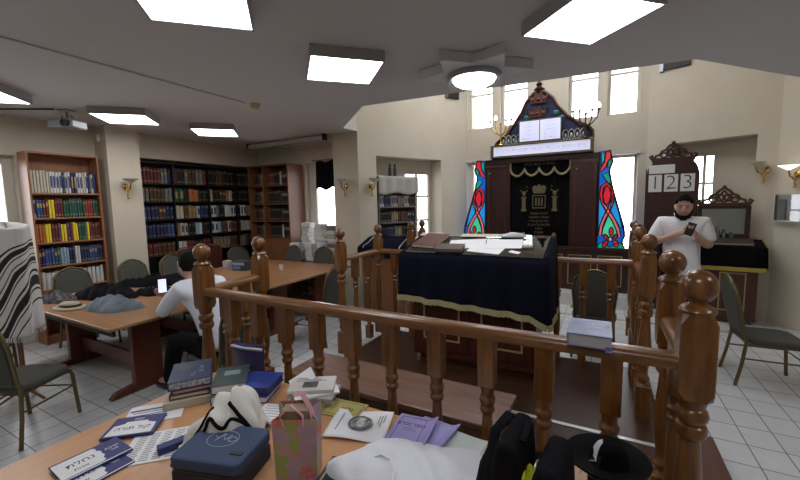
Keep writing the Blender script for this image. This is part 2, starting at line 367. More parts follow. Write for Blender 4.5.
tag(MB().tube([(-5.72, 2.05, HC-.01), (-6.15, 1.75, HC-.012), (-6.58, 1.5, HC-.012)], .009).build('projector_cable', M_blackp), 'grey cable running from projector along the ceiling', 'cable')
t = thing('projection_screen', 'long white rolled projection screen case under the ceiling before the bookcase', 'projection screen', (-5.1, 5.08, HC))
MB().slab(-.92, .92, -.045, .045, -.10, -.02).build('casing', mat('grey_white_metal', (.50, .50, .50), .4), t, bevel=.02)
MB().slab(-.90, .90, -.02, .02, -.125, -.10).build('bottom_bar', M_metalg, t)
for s in (-1, 1): MB().slab(s*.93-.015, s*.93+.015, -.05, .05, -.105, 0).build('end_bracket', M_blackp, t)
t = thing('motion_sensor', 'small white motion sensor high on the left pillar', 'sensor', (-6.42, 2.785, 2.78))
MB().slab(-.03, .03, -.04, 0, -.05, .05).build('casing', M_white, t, bevel=.01); MB().ball((0, -.042, -.015), .02, .008, .022).build('lens', M_frame, t, smooth=60)
for nm, (x, y, z), w_, lb in (('air_vent', (.95, 7.30, 3.83), .34, 'dark vent grille high on the wall right of the upper windows'), ('air_vent', (-2.62, 7.1, 3.85), .30, 'dark vent grille high up left of the upper windows')):
    t = thing(nm, lb, 'vent', (x, y, z), -.40 if x > 0 else 1.11)
    MB().slab(-w_/2, w_/2, -.02, .0, -.09, .09).build('grille_back', M_blackp, t)
    b = MB()
    for k in range(6): b.slab(-w_/2, w_/2, -.03, -.02, -.08+.028*k, -.07+.028*k)
    b.build('slats', mat('dark_grey_metal', (.04, .04, .045), .5), t)
    MB().slab(-w_/2-.05, -w_/2, -.035, .0, -.1, .1).build('side_frame', M_metalg, t)

# ---------------------------------------------------------------- bimah railings
def newel_parts(x, y, parent, z0, zt=1.32, k=1.0):
    post = MB(); w = .053*k; ch = .022*k; B0, B1 = zt-.40, zt-.09
    oct_ = [(w, -w+ch), (w, w-ch), (w-ch, w), (-w+ch, w), (-w, w-ch), (-w, -w+ch), (-w+ch, -w), (w-ch, -w)]
    sq = [(w, -w+.004), (w, w-.004), (w-.004, w), (-w+.004, w), (-w, w-.004), (-w, -w+.004), (-w+.004, -w), (w-.004, -w)]
    rings = [(oct_, B0), (sq, B0+.03), (sq, B1-.035), ([(a*.80, b*.80) for a, b in oct_], B1)]
    vs, fs = [], []
    for pts, z in rings: vs += [(x+a, y+b, z0+z) for a, b in pts]
    for i in range(3):
        for q in range(8): fs.append((i*8+q, i*8+(q+1) % 8, (i+1)*8+(q+1) % 8, (i+1)*8+q))
    fs += [tuple(range(7, -1, -1)), tuple(range(24, 32))]
    post.add(vs, fs)
    prof = [(.050, .24), (.036, .26), (.050, .285), (.052, .30), (.036, .325), (.034, .35), (.050, .43), (.056, .50), (.052, .58), (.042, .68), (.036, B0-.17),
            (.037, B0-.155), (.052, B0-.145), (.057, B0-.125), (.052, B0-.105), (.042, B0-.098), (.052, B0-.088), (.059, B0-.068), (.053, B0-.048), (.044, B0-.04), (.05, B0-.02), (.054, B0)]
    post.lathe([(r*k*.88, z) for r, z in prof], (x, y, z0), 18)
    post.slab(x-w*.97, x+w*.97, y-w*.97, y+w*.97, z0, z0+.24)
    p = post.build('newel_post', M_rail, parent, smooth=35)
    f = MB().lathe([(r*k, z) for r, z in [(.050, -.095), (.056, -.083), (.050, -.072), (.034, -.064), (.026, -.058), (.028, -.05)]], (x, y, z0+zt), 18)
    f.ball((x, y, z0+zt), .057*k, .057*k, .060*k, 24, 14)
    f.build('ball_finial', M_rail, p, smooth=50)
def baluster(x, y, parent, z0, zt):
    b = MB(); w = .037; B0 = zt-.23
    b.slab(x-w, x+w, y-w, y+w, B0, zt); b.slab(x-w, x+w, y-w, y+w, z0, z0+.16)
    pr = [(.034, z0+.16), (.022, z0+.18), (.032, z0+.20), (.022, z0+.225), (.030, z0+.32), (.034, z0+.40), (.030, z0+.50), (.023, B0-.15), (.022, B0-.135), (.033, B0-.122), (.036, B0-.108), (.026, B0-.094), (.034, B0-.08), (.038, B0-.062), (.028, B0-.046), (.030, B0-.02), (.036, B0)]
    b.lathe(pr, (x, y, 0), 14)
    b.build('baluster', M_rail, parent, smooth=35, bevel=.004)
def rail(parent, a, b, m, zt=1.19):
    a, b = Vector((*a, 0)), Vector((*b, 0)); d = b-a; L = d.length; ang = math.atan2(d.y, d.x)
    M = T(a.x, a.y, zt) @ Rz(ang)
    prof = [(-.045, -.048), (.045, -.048), (.047, -.022), (.036, -.006), (.018, 0), (-.018, 0), (-.036, -.006), (-.047, -.022)]
    MB().prism(prof, .05, L-.05, 'yz', M).build('handrail', m, parent, smooth=50)
XL, XR = -2.47, .305
rf = thing('railing', 'front brown turned-wood railing of the platform, behind the cluttered table', 'railing', (0, 0, 0))
for x, y in ((XL, 1.62), (XL-.05, 2.16), (XR, 1.62), (XR, 2.18)): newel_parts(x, y, rf, .12)
rail(rf, (XL, 1.62), (XR, 1.62), M_railx); rail(rf, (XL, 1.62), (XL-.05, 2.16), M_raily); rail(rf, (XR, 1.62), (XR, 2.18), M_raily)
for x in (-2.18, -1.935, -1.69, -1.44, -1.19, -.945, -.69, -.44, -.195, .05): baluster(x, 1.62, rf, .12, 1.145)
for x, y in ((XL-.017, 1.80), (XL-.033, 1.98), (XR, 1.90)): baluster(x, y, rf, .12, 1.145)
rb = thing('railing', 'rear brown turned-wood railing of the platform, beyond the velvet covered table', 'railing', (0, 0, 0))
for x, y in ((XL, 3.2), (XL, 3.97), (XR, 3.2), (XR, 3.97)): newel_parts(x, y, rb, .12, 1.32, .92)
rail(rb, (XL, 3.2), (XL, 3.97), M_raily); rail(rb, (XR, 3.2), (XR, 3.97), M_raily); rail(rb, (XL, 3.97), (XR, 3.97), M_railx)
for y in (3.46, 3.72): baluster(XL, y, rb, .12, 1.145); baluster(XR, y, rb, .12, 1.145)
for k in range(11): baluster(XL+.233*(k+1), 3.97, rb, .12, 1.145)
t = thing('railing', 'short dark railing with two ball posts left of the ark steps', 'railing', (0, 0, 0))
for x, y in ((-2.50, 4.95), (-2.55, 5.45)): newel_parts(x, y, t, 0, 1.42, .95)
rail(t, (-2.50, 4.95), (-2.55, 5.45), M_raily, 1.22); baluster(-2.525, 5.2, t, 0, 1.175)
t = thing('railing', 'dark turned post railing right of the ark steps, behind the platform', 'railing', (0, 0, 0))
for x, y in ((.36, 4.95), (.36, 5.5)): newel_parts(x, y, t, 0, 1.42, .95)
rail(t, (.36, 4.95), (.36, 5.5), M_raily, 1.22); baluster(.36, 5.2, t, 0, 1.175)

# long bench on the platform
t = thing('bench', 'long low brown wooden bench behind the front railing', 'bench', (-1.265, 2.165, .12))
MB().slab(-.81, .81, -.215, .215, .34, .38).build('seat', M_bench, t, bevel=.008)
for s in (-.68, .68):
    MB().slab(s-.03, s+.03, -.18, .18, 0, .34).build('leg', M_bench, t, bevel=.006)
MB().slab(-.65, .65, -.02, .02, .12, .22).build('stretcher', M_bench, t)
MB().slab(-.78, .78, -.19, -.165, .26, .34).build('apron', M_bench, t)

# reading table on the platform
bt = thing('reading_table', 'mahogany reading table with gold-lined doors on the platform', 'table', (-1.09, 3.62, .12))
MB().slab(-.62, .60, -.20, .22, .06, 1.06).slab(-.57, .55, -.16, .2, 0, .06).build('body', M_mahog, bt, bevel=.006)
for s, (a, b_) in enumerate(((-.58, -.03), (.02, .57))):
    d = MB().slab(a, b_, -.215, -.2005, .14, 1.0).build('door', M_mahog, bt, bevel=.004)
    g = MB(); w = .018; a2, b2, z1, z2 = a+.08, b_-.08, .24, .92
    g.slab(a2, b2, -.222, -.2155, z1, z1+w); g.slab(a2, b2, -.222, -.2155, z2-w, z2); g.slab(a2, a2+w, -.222, -.2155, z1+w, z2-w); g.slab(b2-w, b2, -.222, -.2155, z1+w, z2-w)
    g.build('gold_moulding', M_goldp, d)
top = [(-.66, -.24, 1.07), (.66, -.24, 1.07), (.66, .24, 1.22), (-.66, .24, 1.22)]
MB().add([(x, y, z) for x, y, z in top]+[(x, y, z+.03) for x, y, z in top], [(3, 2, 1, 0), (4, 5, 6, 7), (0, 1, 5, 4), (1, 2, 6, 5), (2, 3, 7, 6), (3, 0, 4, 7)]).build('slanted_top', M_mahog, bt)
X0, X1, Y0, Y1, Z0, Z1 = -1.80, -.385, 3.30, 3.88, 1.25, 1.40
def zc(y): return Z0+(Z1-Z0)*(y-Y0)/(Y1-Y0)
cl = MB(); fr = MB()
cl.grid(24, 8, lambda u, v: (X0+(X1-X0)*u, Y0+(Y1-Y0)*v, zc(Y0+(Y1-Y0)*v)+.002))
def drop(u, side):
    base = .80-.09*u if side == 'f' else (.72 if side == 'r' else .80)
    return base
def fold(s, v): return v*(.018*math.sin(s*21+1)+.012*math.sin(s*37+2.1))
def front(u, v):
    x = X0+(X1-X0)*u; zb = .81-.075*u-.07*max(0, (u-.9)/.1); z = Z0+(zb-Z0)*v
    return (x, Y0-.012*min(1, v*6)-.02*v-fold(u*1.4, v), z)
def blend(p, q, u): k = max(0, 1-u/.12); return tuple(a+(b-a)*k for a, b in zip(p, q))
def right(u, v):
    y = Y0+(Y1-Y0)*u; zb = .665+.03*u; z = zc(y)+(zb-zc(y))*v
    return blend((X1+.008*min(1, v*6)+.02*v+.6*fold(u*.6+3, v), y, z), front(1, v), u)
def left(u, v):
    y = Y0+(Y1-Y0)*u; zb = .81; z = zc(y)+(zb-zc(y))*v
    return blend((X0-.008*min(1, v*6)-.02*v+.6*fold(u*.6+5, v), y, z), front(0, v), u)
def back(u, v):
    x = X0+(X1-X0)*u; return (x, Y1+.01+.02*v, Z1+(.95-Z1)*v)
for f in (front, right, left): cl.grid(60, 10, f)
cl.grid(20, 4, back)
tc_ = cl.build('tablecloth', M_velvet, None, smooth=60, solid=.004)
tag(tc_, 'dark navy velvet cloth draped over the slanted reading table', 'tablecloth')
for f, off in ((front, (0, -.004, 0)), (right, (.004, 0, 0)), (left, (-.004, 0, 0))):
    def ff(u, v, f=f, off=off):
        p = f(u, 1.0); return (p[0]+off[0]*(1+v), p[1]+off[1]*(1+v), p[2]+.025-.055*v-.006*math.sin(u*230)*v)
    fr.grid(90, 2, ff)
fr.build('fringe', M_goldf, tc_, solid=.006)
def on_slant(x, y): return (x, y, zc(y)+.008)
sl = math.atan((Z1-Z0)/(Y1-Y0))
gs = MB().slab(-.66, .66, -.29, .29, 0, .006).build('glass_sheet', glassy('table_glass', (.80, .84, .86), 1.0), None, loc=(-1.09, 3.59, zc(3.59)+.006), rot=(sl, 0, 0))
tag(gs, 'clear glass sheet lying on the velvet reading table, reflecting the windows', 'glass sheet')

# ---------------------------------------------------------------- the ark
ak = thing('ark', 'tall mahogany ark with black curtain, lit sign and stained glass wings', 'ark', (-1.0, 7.05, .2))
z_ = lambda z: z-.2
ab = MB(); ab.slab(-.94, -.50, 0, .38, z_(.94), z_(2.50)); ab.slab(.50, .925, 0, .38, z_(.94), z_(2.50)); ab.slab(-.50, .50, .10, .38, z_(.94), z_(2.50)); ab.slab(-.96, .94, -.02, .38, z_(2.44), z_(2.52))
ab.build('body', M_mahogd, ak, bevel=.006)
for a, b_ in ((-.92, -.56), (.56, .90)):
    p = MB().slab(a, b_, -.018, -.0005, z_(1.0), z_(2.36)).build('side_panel', M_mahogd, ak, bevel=.005)
    MB().slab(a-.0, a+.03, -.03, -.0185, z_(1.0), z_(2.36)).slab(b_-.03, b_, -.03, -.0185, z_(1.0), z_(2.36)).build('panel_stile', M_mahog, p)
    MB().lathe([(.012, 0), (.016, .012), (.006, .02)], (a+.05, -.032, z_(2.26)), 10).build('knob', M_goldp, p)
for a, b_ in ((-.94, -.56), (.53, .93)): MB().slab(a, b_, -.024, -.001, z_(2.37), z_(2.43)).build('frieze_panel', M_mahog, ak, bevel=.004)
bs = MB().slab(-1.36, 1.40, -.03, .38, 0, z_(.94)).slab(-1.40, 1.44, -.06, .38, z_(.90), z_(.945)).build('base_cabinet', M_mahogd, ak, bevel=.006)
for k in range(6):
    a = -1.30+.45*k; g = MB(); w = .012
    g.slab(a, a+.36, -.036, -.0305, .1, .1+w); g.slab(a, a+.36, -.036, -.0305, .6, .6+w); g.slab(a, a+w, -.036, -.0305, .1+w, .6); g.slab(a+.36-w, a+.36, -.036, -.0305, .1+w, .6)
    g.build('gold_moulding', M_goldp, bs)
# curtain with gold embroidery
cu = MB().grid(60, 4, lambda u, v: (-.5+u, .055-.012*math.sin(u*40)*(1-v*.6), z_(.96)+v*(2.44-.96))).build('curtain', M_bvelvet, ak, smooth=60, solid=.006)
def scallop(u): return 2.33-.13*abs(math.sin(u*4*PI))**.6
va = MB().grid(80, 3, lambda u, v: (-.50+u*1.0, .015, z_(2.475+(scallop(u)-2.475)*(1-v)))).build('valance', M_bvelvet, ak, solid=.008)
MB().tube([(-.50+u/80, .004, z_(scallop(u/80))) for u in range(81)], .020, 6).tube([(-.50, .004, z_(2.475)), (-.50, .004, z_(2.33))], .014, 6).tube([(.50, .004, z_(2.475)), (.50, .004, z_(2.33))], .014, 6).tube([(-.5, .006, z_(2.475)), (.5, .006, z_(2.475))], .008, 6).build('gold_braid', M_goldf, va, smooth=60)
M_emb = mat('gold_embroidery', (.17, .135, .07), .6, .2, bump=.5, bscale=150)
lettering('embroidered_text', 'שויתי ה לנגדי תמיד', .068, M_emb, va, (0, .004, z_(2.395)), (PI/2, 0, 0), .002, True)
em = MB()
cx_, cz = .0, z_(1.95)
em.prism([(cx_+a, cz+b) for a, b in ((-.09, -.07), (.09, -.07), (.10, -.045), (.12, .03), (.075, .075), (.04, .05), (0, .10), (-.04, .05), (-.075, .075), (-.12, .03), (-.10, -.045))], .02, .034, 'xz')
for a in (-.065, 0, .065): em.ball((cx_+a, .024, cz+.0), .022, .01, .03, 8, 6)
em.build('embroidered_crown', M_emb, cu); em = MB()
em.tube([(-.105, .03, z_(1.62)), (-.105, .03, z_(1.84)), (.105, .03, z_(1.84)), (.105, .03, z_(1.62))], .010, 6, True)
for a in (-.05, 0, .05): em.slab(a-.012, a+.012, .024, .034, z_(1.66), z_(1.80))
em.build('embroidered_tablets', M_emb, cu)
for s in (-1, 1):
    px = s*.26; em = MB()
    em.slab(px-.03, px+.03, .024, .034, z_(1.60), z_(1.80)); em.slab(px-.045, px+.045, .022, .036, z_(1.56), z_(1.60)); em.slab(px-.045, px+.045, .022, .036, z_(1.80), z_(1.825))
    em.ball((px, .03, z_(1.88)), .03, .012, .045, 8, 6); em.tube([(px-.06, .03, z_(1.95)), (px, .03, z_(1.87)), (px+.06, .03, z_(1.94))], .010, 5)
    em.ball((s*.21, .03, z_(2.0)), .012, .006, .012, 6, 5)
    em.build('embroidered_pillar', M_emb, cu)
    MB().ball((px, .03, z_(1.13)), .035, .012, .05, 8, 6).slab(px-.03, px+.03, .024, .034, z_(1.0), z_(1.09)).build('embroidered_lion', M_emb, cu)
for k, s in enumerate(('לעילוי נשמת', 'האשה החשובה', 'אברהם בן שרה', 'ולזכות כל הקהל', 'לזכרו', 'תנצבה')):
    lettering('embroidered_text', s, .058-.002*(k % 3), M_emb, cu, (0, .03, z_(1.52-.068*k)), (PI/2, 0, 0), .002, True)
# lit sign panel, tablets, crest
sg = MB().slab(-.84, .85, -.10, .20, z_(2.53), z_(2.57)).slab(-.84, .85, -.10, .20, z_(2.735), z_(2.765)).slab(-.84, -.79, -.10, .20, z_(2.57), z_(2.735)).slab(.80, .85, -.10, .20, z_(2.57), z_(2.735)).slab(-.79, .80, .1, .2, z_(2.57), z_(2.735)).build('sign_box', mat('dull_brass_frame', (.13, .11, .075), .4, .6), ak, bevel=.006)
M_sign = mat('lit_sign_panel', (.62, .63, .80), .3, emit=.62, ecol=(.74, .76, .97))
M_signt = mat('pale_violet_print', (.50, .52, .76), .5, emit=.34, ecol=(.52, .54, .85))
MB().slab(-.785, .795, -.085, .09, z_(2.572), z_(2.733)).build('lit_panel', M_sign, sg)
lettering('sign_text', 'בית כנסת אהבת ישראל תפארת בחורים', .092, M_signt, sg, (0, -.0865, z_(2.653)), (PI/2, 0, 0), .001, True)
tb = MB().slab(-.345, .36, -.07, .03, z_(2.775), z_(3.155)).build('tablets_box', mat('dull_brass_frame', (.13, .11, .075), .4, .6), ak, bevel=.005)
for a, b_ in ((-.325, .0), (.015, .34)):
    q = MB().slab(a, b_, -.08, -.0705, z_(2.795), z_(3.135)).build('lit_tablet', M_sign, tb)
    for k in range(5): lettering('tablet_text', ('אנכי ה', 'לא יהיה', 'לא תשא', 'זכור את', 'כבד את')[k] if a > 0 else ('לא תרצח', 'לא תנאף', 'לא תגנב', 'לא תענה', 'לא תחמד')[k], .062, M_signt, tb, ((a+b_)/2, -.0815, z_(3.10-.067*k)), (PI/2, 0, 0), .001, True)
def cr(px, py): return (-.82+(490+px/6-494)/97*1.65, z_(2.755)+(390-py)*.00299)
outl = [cr(*p) for p in ((35, 388), (45, 368), (75, 345), (115, 318), (160, 262), (205, 195), (228, 145), (265, 105), (285, 92), (322, 92), (345, 105), (385, 140), (410, 188), (465, 248), (525, 292), (580, 318), (604, 345), (606, 388))]
crs = MB().prism(outl, .04, .10, 'xz').build('crest', mat('night_blue_crest', (.012, .018, .06), .35, noise_amt=.8, nscale=9), ak)
MB().tube([(u, .035, v) for u, v in outl], .028, 8).build('crest_border', M_mahog, crs, smooth=60)
M_cop = mat('copper_red_carving', (.09, .03, .02), .4, .3)
fin = MB()
c0 = cr(302, 130); c1 = cr(297, 210); cp_ = cr(303, 70)
for c, s in ((c0, 1.0), (c1, .95)):
    fin.prism([(c[0]+a*s, c[1]+b*s) for a, b in ((-.13, -.09), (.13, -.09), (.17, .06), (.08, .02), (.05, .11), (0, .05), (-.05, .11), (-.08, .02), (-.17, .06))], .0, .04, 'xz')
    for a in (-.1, 0, .1): fin.ball((c[0]+a*s, .0, c[1]-.03), .035*s, .02, .035*s, 8, 6)
fin.build('crown_carving', M_cop, crs, smooth=40)
MB().lathe([(.075, -.06), (.10, -.03), (.05, .01), (.035, .03), (.06, .06), (.02, .10), (.03, .13), (.001, .20)], (cp_[0], .06, cp_[1]), 12).build('finial', M_mahogd, crs, smooth=50)
for px, py in ((232, 235), (405, 225), (195, 262), (440, 255)): u, v = cr(px, py); MB().ball((u, .035, v), .055, .015, .045, 10, 8).build('teal_inlay', mat('teal_enamel', (.01, .10, .12), .3), crs, smooth=60)
for cx0, n in ((92, 4), (460, 4)):
    fg = MB()
    for k in range(n):
        u, v = cr(cx0+k*32, 358); fg.tube([(u+.045*math.cos(a*PI/6), .0, v+.005+.085*math.sin(a*PI/6)) for a in range(12)], .010, 6, True); fg.ball((u, 0, v-.01), .02, .01, .04, 8, 6)
    fg.build('filigree', mat('silver_filigree', (.55, .56, .58), .3, .7), crs, smooth=60)
# stained glass wings
M_lead = mat('black_lead', (.008, .008, .009), .5)
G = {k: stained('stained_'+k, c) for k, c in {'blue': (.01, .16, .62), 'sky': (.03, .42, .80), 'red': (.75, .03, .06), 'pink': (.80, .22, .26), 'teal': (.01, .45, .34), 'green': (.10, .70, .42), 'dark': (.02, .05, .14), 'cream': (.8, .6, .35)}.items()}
def wing(sx, xin, wide, zs):
    def P(px, py): return (xin+sx*(px-50)/128*wide, z_(.90)+(460-py)/412*zs)
    O = [(52, 50), (100, 48), (105, 75), (112, 92), (101, 120), (99, 132), (110, 185), (130, 250), (150, 310), (167, 360), (172, 398), (162, 424), (178, 458), (52, 460)]
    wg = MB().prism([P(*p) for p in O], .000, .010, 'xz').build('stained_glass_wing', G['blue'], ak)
    L = MB()
    def piece(nm, c, pts, lift=1):
        q = [P(*p) for p in pts]
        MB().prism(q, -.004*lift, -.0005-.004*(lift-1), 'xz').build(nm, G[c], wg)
        L.tube([(u, -.004*lift, v) for u, v in q], .0105, 5, True)
    def ell(cx, cy, rx, ry, rot=0, n=12):
        return [(cx+rx*math.cos(a)*math.cos(rot)-ry*math.sin(a)*math.sin(rot), cy+rx*math.cos(a)*math.sin(rot)+ry*math.sin(a)*math.cos(rot)) for a in [2*PI*k/n for k in range(n)]]
    piece('teal_leaf', 'teal', [(60, 55), (78, 57), (76, 85), (62, 108)]); piece('teal_leaf', 'teal', [(92, 90), (109, 88), (103, 110), (90, 118)])
    piece('red_ribbon', 'red', [(80, 52), (100, 50), (104, 78), (90, 92), (84, 112), (62, 134), (58, 118), (76, 92)])
    piece('teal_leaf', 'teal', [(68, 145), (96, 136), (110, 186), (88, 172)])
    piece('sky_pane', 'sky', [(56, 240), (90, 292), (70, 340), (56, 380)]); piece('sky_pane', 'sky', [(118, 225), (128, 252), (150, 320), (162, 368), (150, 360), (106, 290)])
    piece('green_arch', 'green', [(100, 312), (120, 340), (140, 380), (142, 398), (110, 405), (75, 395), (78, 368)])
    piece('red_teardrop', 'red', ell(92, 228, 17, 42, .15, 16), 2)
    rib = [(66, 398), (70, 360), (82, 325), (100, 295), (114, 258), (117, 225), (106, 195), (88, 182), (70, 194), (65, 225), (75, 262), (98, 296), (124, 332), (142, 368), (150, 402)]
    def off(k, d):
        a = rib[max(k-1, 0)]; b = rib[min(k+1, len(rib)-1)]; t = Vector((b[0]-a[0], b[1]-a[1])).normalized(); return (rib[k][0]-t.y*d, rib[k][1]+t.x*d)
    for a, b in ((0, 4), (4, 10), (10, 14)):
        piece('red_ribbon' if a == 4 else 'pink_ribbon', 'red' if a == 4 else 'pink', [off(k, 7) for k in range(a, b+1)]+[off(k, -7) for k in range(b, a-1, -1)], 2)
    piece('teal_base', 'teal', [(54, 457), (62, 432), (80, 424), (110, 446), (146, 424), (162, 430), (174, 456)])
    for (a, b, rx, ry, ro) in ((115, 380, 9, 18, 0), (90, 432, 10, 16, .5), (136, 430, 10, 16, -.5), (92, 402, 8, 12, -.7), (134, 400, 8, 12, .7)): piece('red_petal', 'red', ell(a, b, rx, ry, ro), 2)
    piece('cream_centre', 'cream', ell(112, 412, 8, 10), 2)
    L.tube([(P(*p)[0], 0, P(*p)[1]) for p in O], .016, 5, True)
    L.build('lead_came', M_lead, wg)
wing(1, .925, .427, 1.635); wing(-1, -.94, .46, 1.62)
# candelabra standing on the crest shoulders
def candelabrum(x, lit, label):
    t = thing('candelabrum', label, 'candelabrum', (x, 6.985, 2.767)); m = M_gold if lit else mat('dark_bronze', (.05, .03, .02), .4, .7)
    MB().lathe([(.06, 0), (.055, .015), (.025, .03), (.014, .05), (.018, .12), (.012, .16), (.012, .36)], (0, 0, 0), 12).build('stem', m, t, smooth=50)
    for k in (-2, -1, 0, 1, 2):
        w = k*.095
        if k: MB().tube([(0, 0, .17), (w*.5, 0, .19+.02*abs(k)), (w*.88, 0, .25+.03*abs(k)), (w, 0, .42)], .011, 6).build('arm', m, t, smooth=60)
        zc0 = .42 if k else .36
        MB().lathe([(.008, 0), (.026, .012), (.022, .035), (.014, .038)], (w, 0, zc0), 10).build('candle_cup', m, t, smooth=50)
        if lit and k < 0 or (not lit and k == 2): MB().lathe([(.016, .03), (.030, .06), (.022, .10), (.001, .13)], (w, 0, zc0), 10).build('lit_bulb', mat('lit_bulb', (1, .9, .7), .3, emit=5, ecol=(1, .85, .6)), t, smooth=60)
candelabrum(-1.66, True, 'brass candelabrum with two lit bulbs on the left of the ark')
candelabrum(-.28, False, 'dark branched candelabrum on the right shoulder of the ark')

# ---------------------------------------------------------------- bookcases and books
def case(name, label, cat, loc, rz, w, d, h, zs, m, mx, plinth=.08, dividers=(), back=True, front=0):
    t = thing(name, label, cat, loc, rz)
    for a, b_ in ((0, .022), (w-.022, w)): MB().slab(a, b_, 0, d, 0, h).build('side_panel', m, t, bevel=.002)
    MB().slab(.022, w-.022, 0, d, h-.025, h).build('top_panel', mx, t, bevel=.002)
    if back: MB().slab(.022, w-.022, d-.012, d, 0, h-.025).build('back_panel', m, t)
    for z in zs: MB().slab(.0225, w-.0225, .004, d-.0125, z-.022, z).build('shelf', mx, t, bevel=.002)
    for x in dividers: MB().slab(x-.011, x+.011, .003, d-.0125, front or plinth, h-.0255).build('divider', m, t)
    if plinth: MB().slab(.0225, w-.0225, .02, .04, 0, plinth).build('plinth', m, t)
    if front: MB().slab(.0225, w-.0225, -.018, .002, plinth, front-.023).build('cupboard_front', m, t, bevel=.003)
    return t
BOOK = {}
BCOL = {'navy': (.018, .028, .10), 'blue': (.04, .08, .24), 'maroon': (.13, .022, .028), 'red': (.30, .03, .03), 'green': (.02, .085, .05), 'teal': (.02, .10, .12), 'yellow': (.75, .58, .03), 'orange': (.40, .13, .04),
        'cream': (.50, .46, .36), 'white': (.60, .60, .58), 'black': (.013, .012, .013), 'brown': (.085, .04, .022), 'grey': (.17, .17, .17), 'purple': (.09, .04, .15), 'pale blue': (.28, .40, .52), 'tan': (.30, .19, .09)}
M_band = mat('spine_gilding', (.45, .34, .14), .4, .5)
def book_mesh(col, band):
    if (col, band) in BOOK: return BOOK[(col, band)]
    b = MB(); b.mtl(0)
    b.prism([(.0, .06), (.12, .015), (.35, 0), (.65, 0), (.88, .015), (1, .06), (1, 1), (.93, 1), (.93, .10), (.07, .10), (.07, 1), (0, 1)], 0, 1, 'xy')
    b.mtl(1); b.slab(.07, .93, .10, .97, .02, .965)
    b.mtl(2)
    if band == 1:
        for z in (.10, .16, .80, .86): b.slab(.08, .92, -.006, .03, z, z+.022)
    elif band == 2: b.slab(.12, .88, -.006, .03, .58, .80); b.slab(.1, .9, -.006, .03, .12, .15)
    elif band == 3: b.slab(.22, .78, -.006, .03, .25, .8)
    c = mat('book_cover_'+col.replace(' ', '_'), BCOL[col], .55)
    bm_ = M_band if col not in ('white', 'cream', 'yellow', 'pale blue') else M_navyp
    o = b.build('book', [c, M_cream if col not in ('white',) else M_paper, bm_])
    me = o.data; bpy.data.objects.remove(o); BOOK[(col, band)] = me; return me
def book(col, band, loc, rz, dims, label, group, lean=0, rx=0):
    o = bpy.data.objects.new('book', book_mesh(col, band)); C.objects.link(o)
    M = T(*loc) @ Rz(rz) @ Matrix.Rotation(rx, 4, 'X') @ Matrix.Rotation(lean, 4, 'Y')
    o.matrix_world = M @ Matrix.Diagonal((*dims, 1)); tag(o, label, 'book', group); return o
LOOSE = []
def row(M, x0, x1, y, z, seq, hgt, dep, tw, where, group, jit=.012, rz=0, lean_p=.0, loose=False):
    """fill a shelf from x0 to x1 (shelf coordinates, M = shelf matrix) with a colour sequence [(colour, count, band)]"""
    flat = [(c, b_) for c, n, b_ in seq for _ in range(n)]; W_ = (x1-x0)/len(flat); x = x0
    for i, (c, b_) in enumerate(flat):
        w = W_*random.uniform(.80, .97); h = hgt*(1-random.random()*jit*8) if jit else hgt
        p = M @ Vector((x, y+random.uniform(0, jit), z)); q = min(.2, lean_p) if random.random() < lean_p else 0
        if loose: LOOSE.append((c, b_, T(*p) @ Rz(rz) @ Matrix.Diagonal((w, dep, h, 1))))
        else: book(c, b_, p, rz, (w, dep, h), f'{c} book, {ordinal(i+1)} from left on the {where}', group, lean=q*.5)
        x += W_
# 1: cherry bookcase on the left wall (front faces +X)
RZ = PI/2; bx, by, bw, bh = -6.30, 1.93, .76, 2.50
zs1 = [.10, .40, .72, 1.03, 1.34, 1.66, 1.98]
case('bookcase', 'tall cherry wood bookcase full of books on the left wall, beside the window', 'bookcase', (bx, by, 0), RZ, bw, .27, bh, zs1, M_case, M_casex)
MB1 = T(bx, by, 0) @ Rz(RZ)
rows1 = [(1.98, [('cream', 6, 0), ('white', 4, 3), ('navy', 1, 1), ('white', 2, 3), ('navy', 2, 3), ('white', 2, 3), ('cream', 1, 0), ('white', 1, 3), ('navy', 1, 1), ('cream', 1, 3), ('navy', 1, 0)], .29, 'top shelf of the tall cherry bookcase'),
         (1.66, [('pale blue', 1, 3), ('blue', 2, 2), ('maroon', 2, 2), ('yellow', 2, 0), ('maroon', 3, 1), ('green', 3, 1), ('teal', 2, 1), ('green', 3, 1), ('red', 3, 1), ('green', 2, 1)], .25, 'second shelf of the tall cherry bookcase'),
         (1.34, [('orange', 3, 1), ('yellow', 2, 0), ('maroon', 2, 1), ('purple', 1, 1), ('yellow', 2, 0), ('purple', 1, 1), ('maroon', 1, 0), ('yellow', 2, 0), ('green', 2, 1), ('teal', 1, 1), ('yellow', 1, 0), ('maroon', 4, 1)], .25, 'third shelf of the tall cherry bookcase'),
         (1.03, [('navy', 2, 2), ('blue', 3, 1), ('teal', 2, 2), ('pale blue', 3, 0), ('navy', 2, 1), ('white', 2, 0), ('navy', 3, 1), ('blue', 3, 2), ('navy', 2, 1)], .24, 'fourth shelf of the tall cherry bookcase'),
         (.72, [('white', 14, 0)], .24, 'fifth shelf of the tall cherry bookcase'), (.40, [('white', 8, 3), ('cream', 4, 0)], .22, 'sixth shelf of the tall cherry bookcase')]
for z, seq, h, wh in rows1: row(MB1, .03, bw-.035, .03, z, seq, h, .2, .03, wh, 'books in the cherry bookcase', rz=RZ)
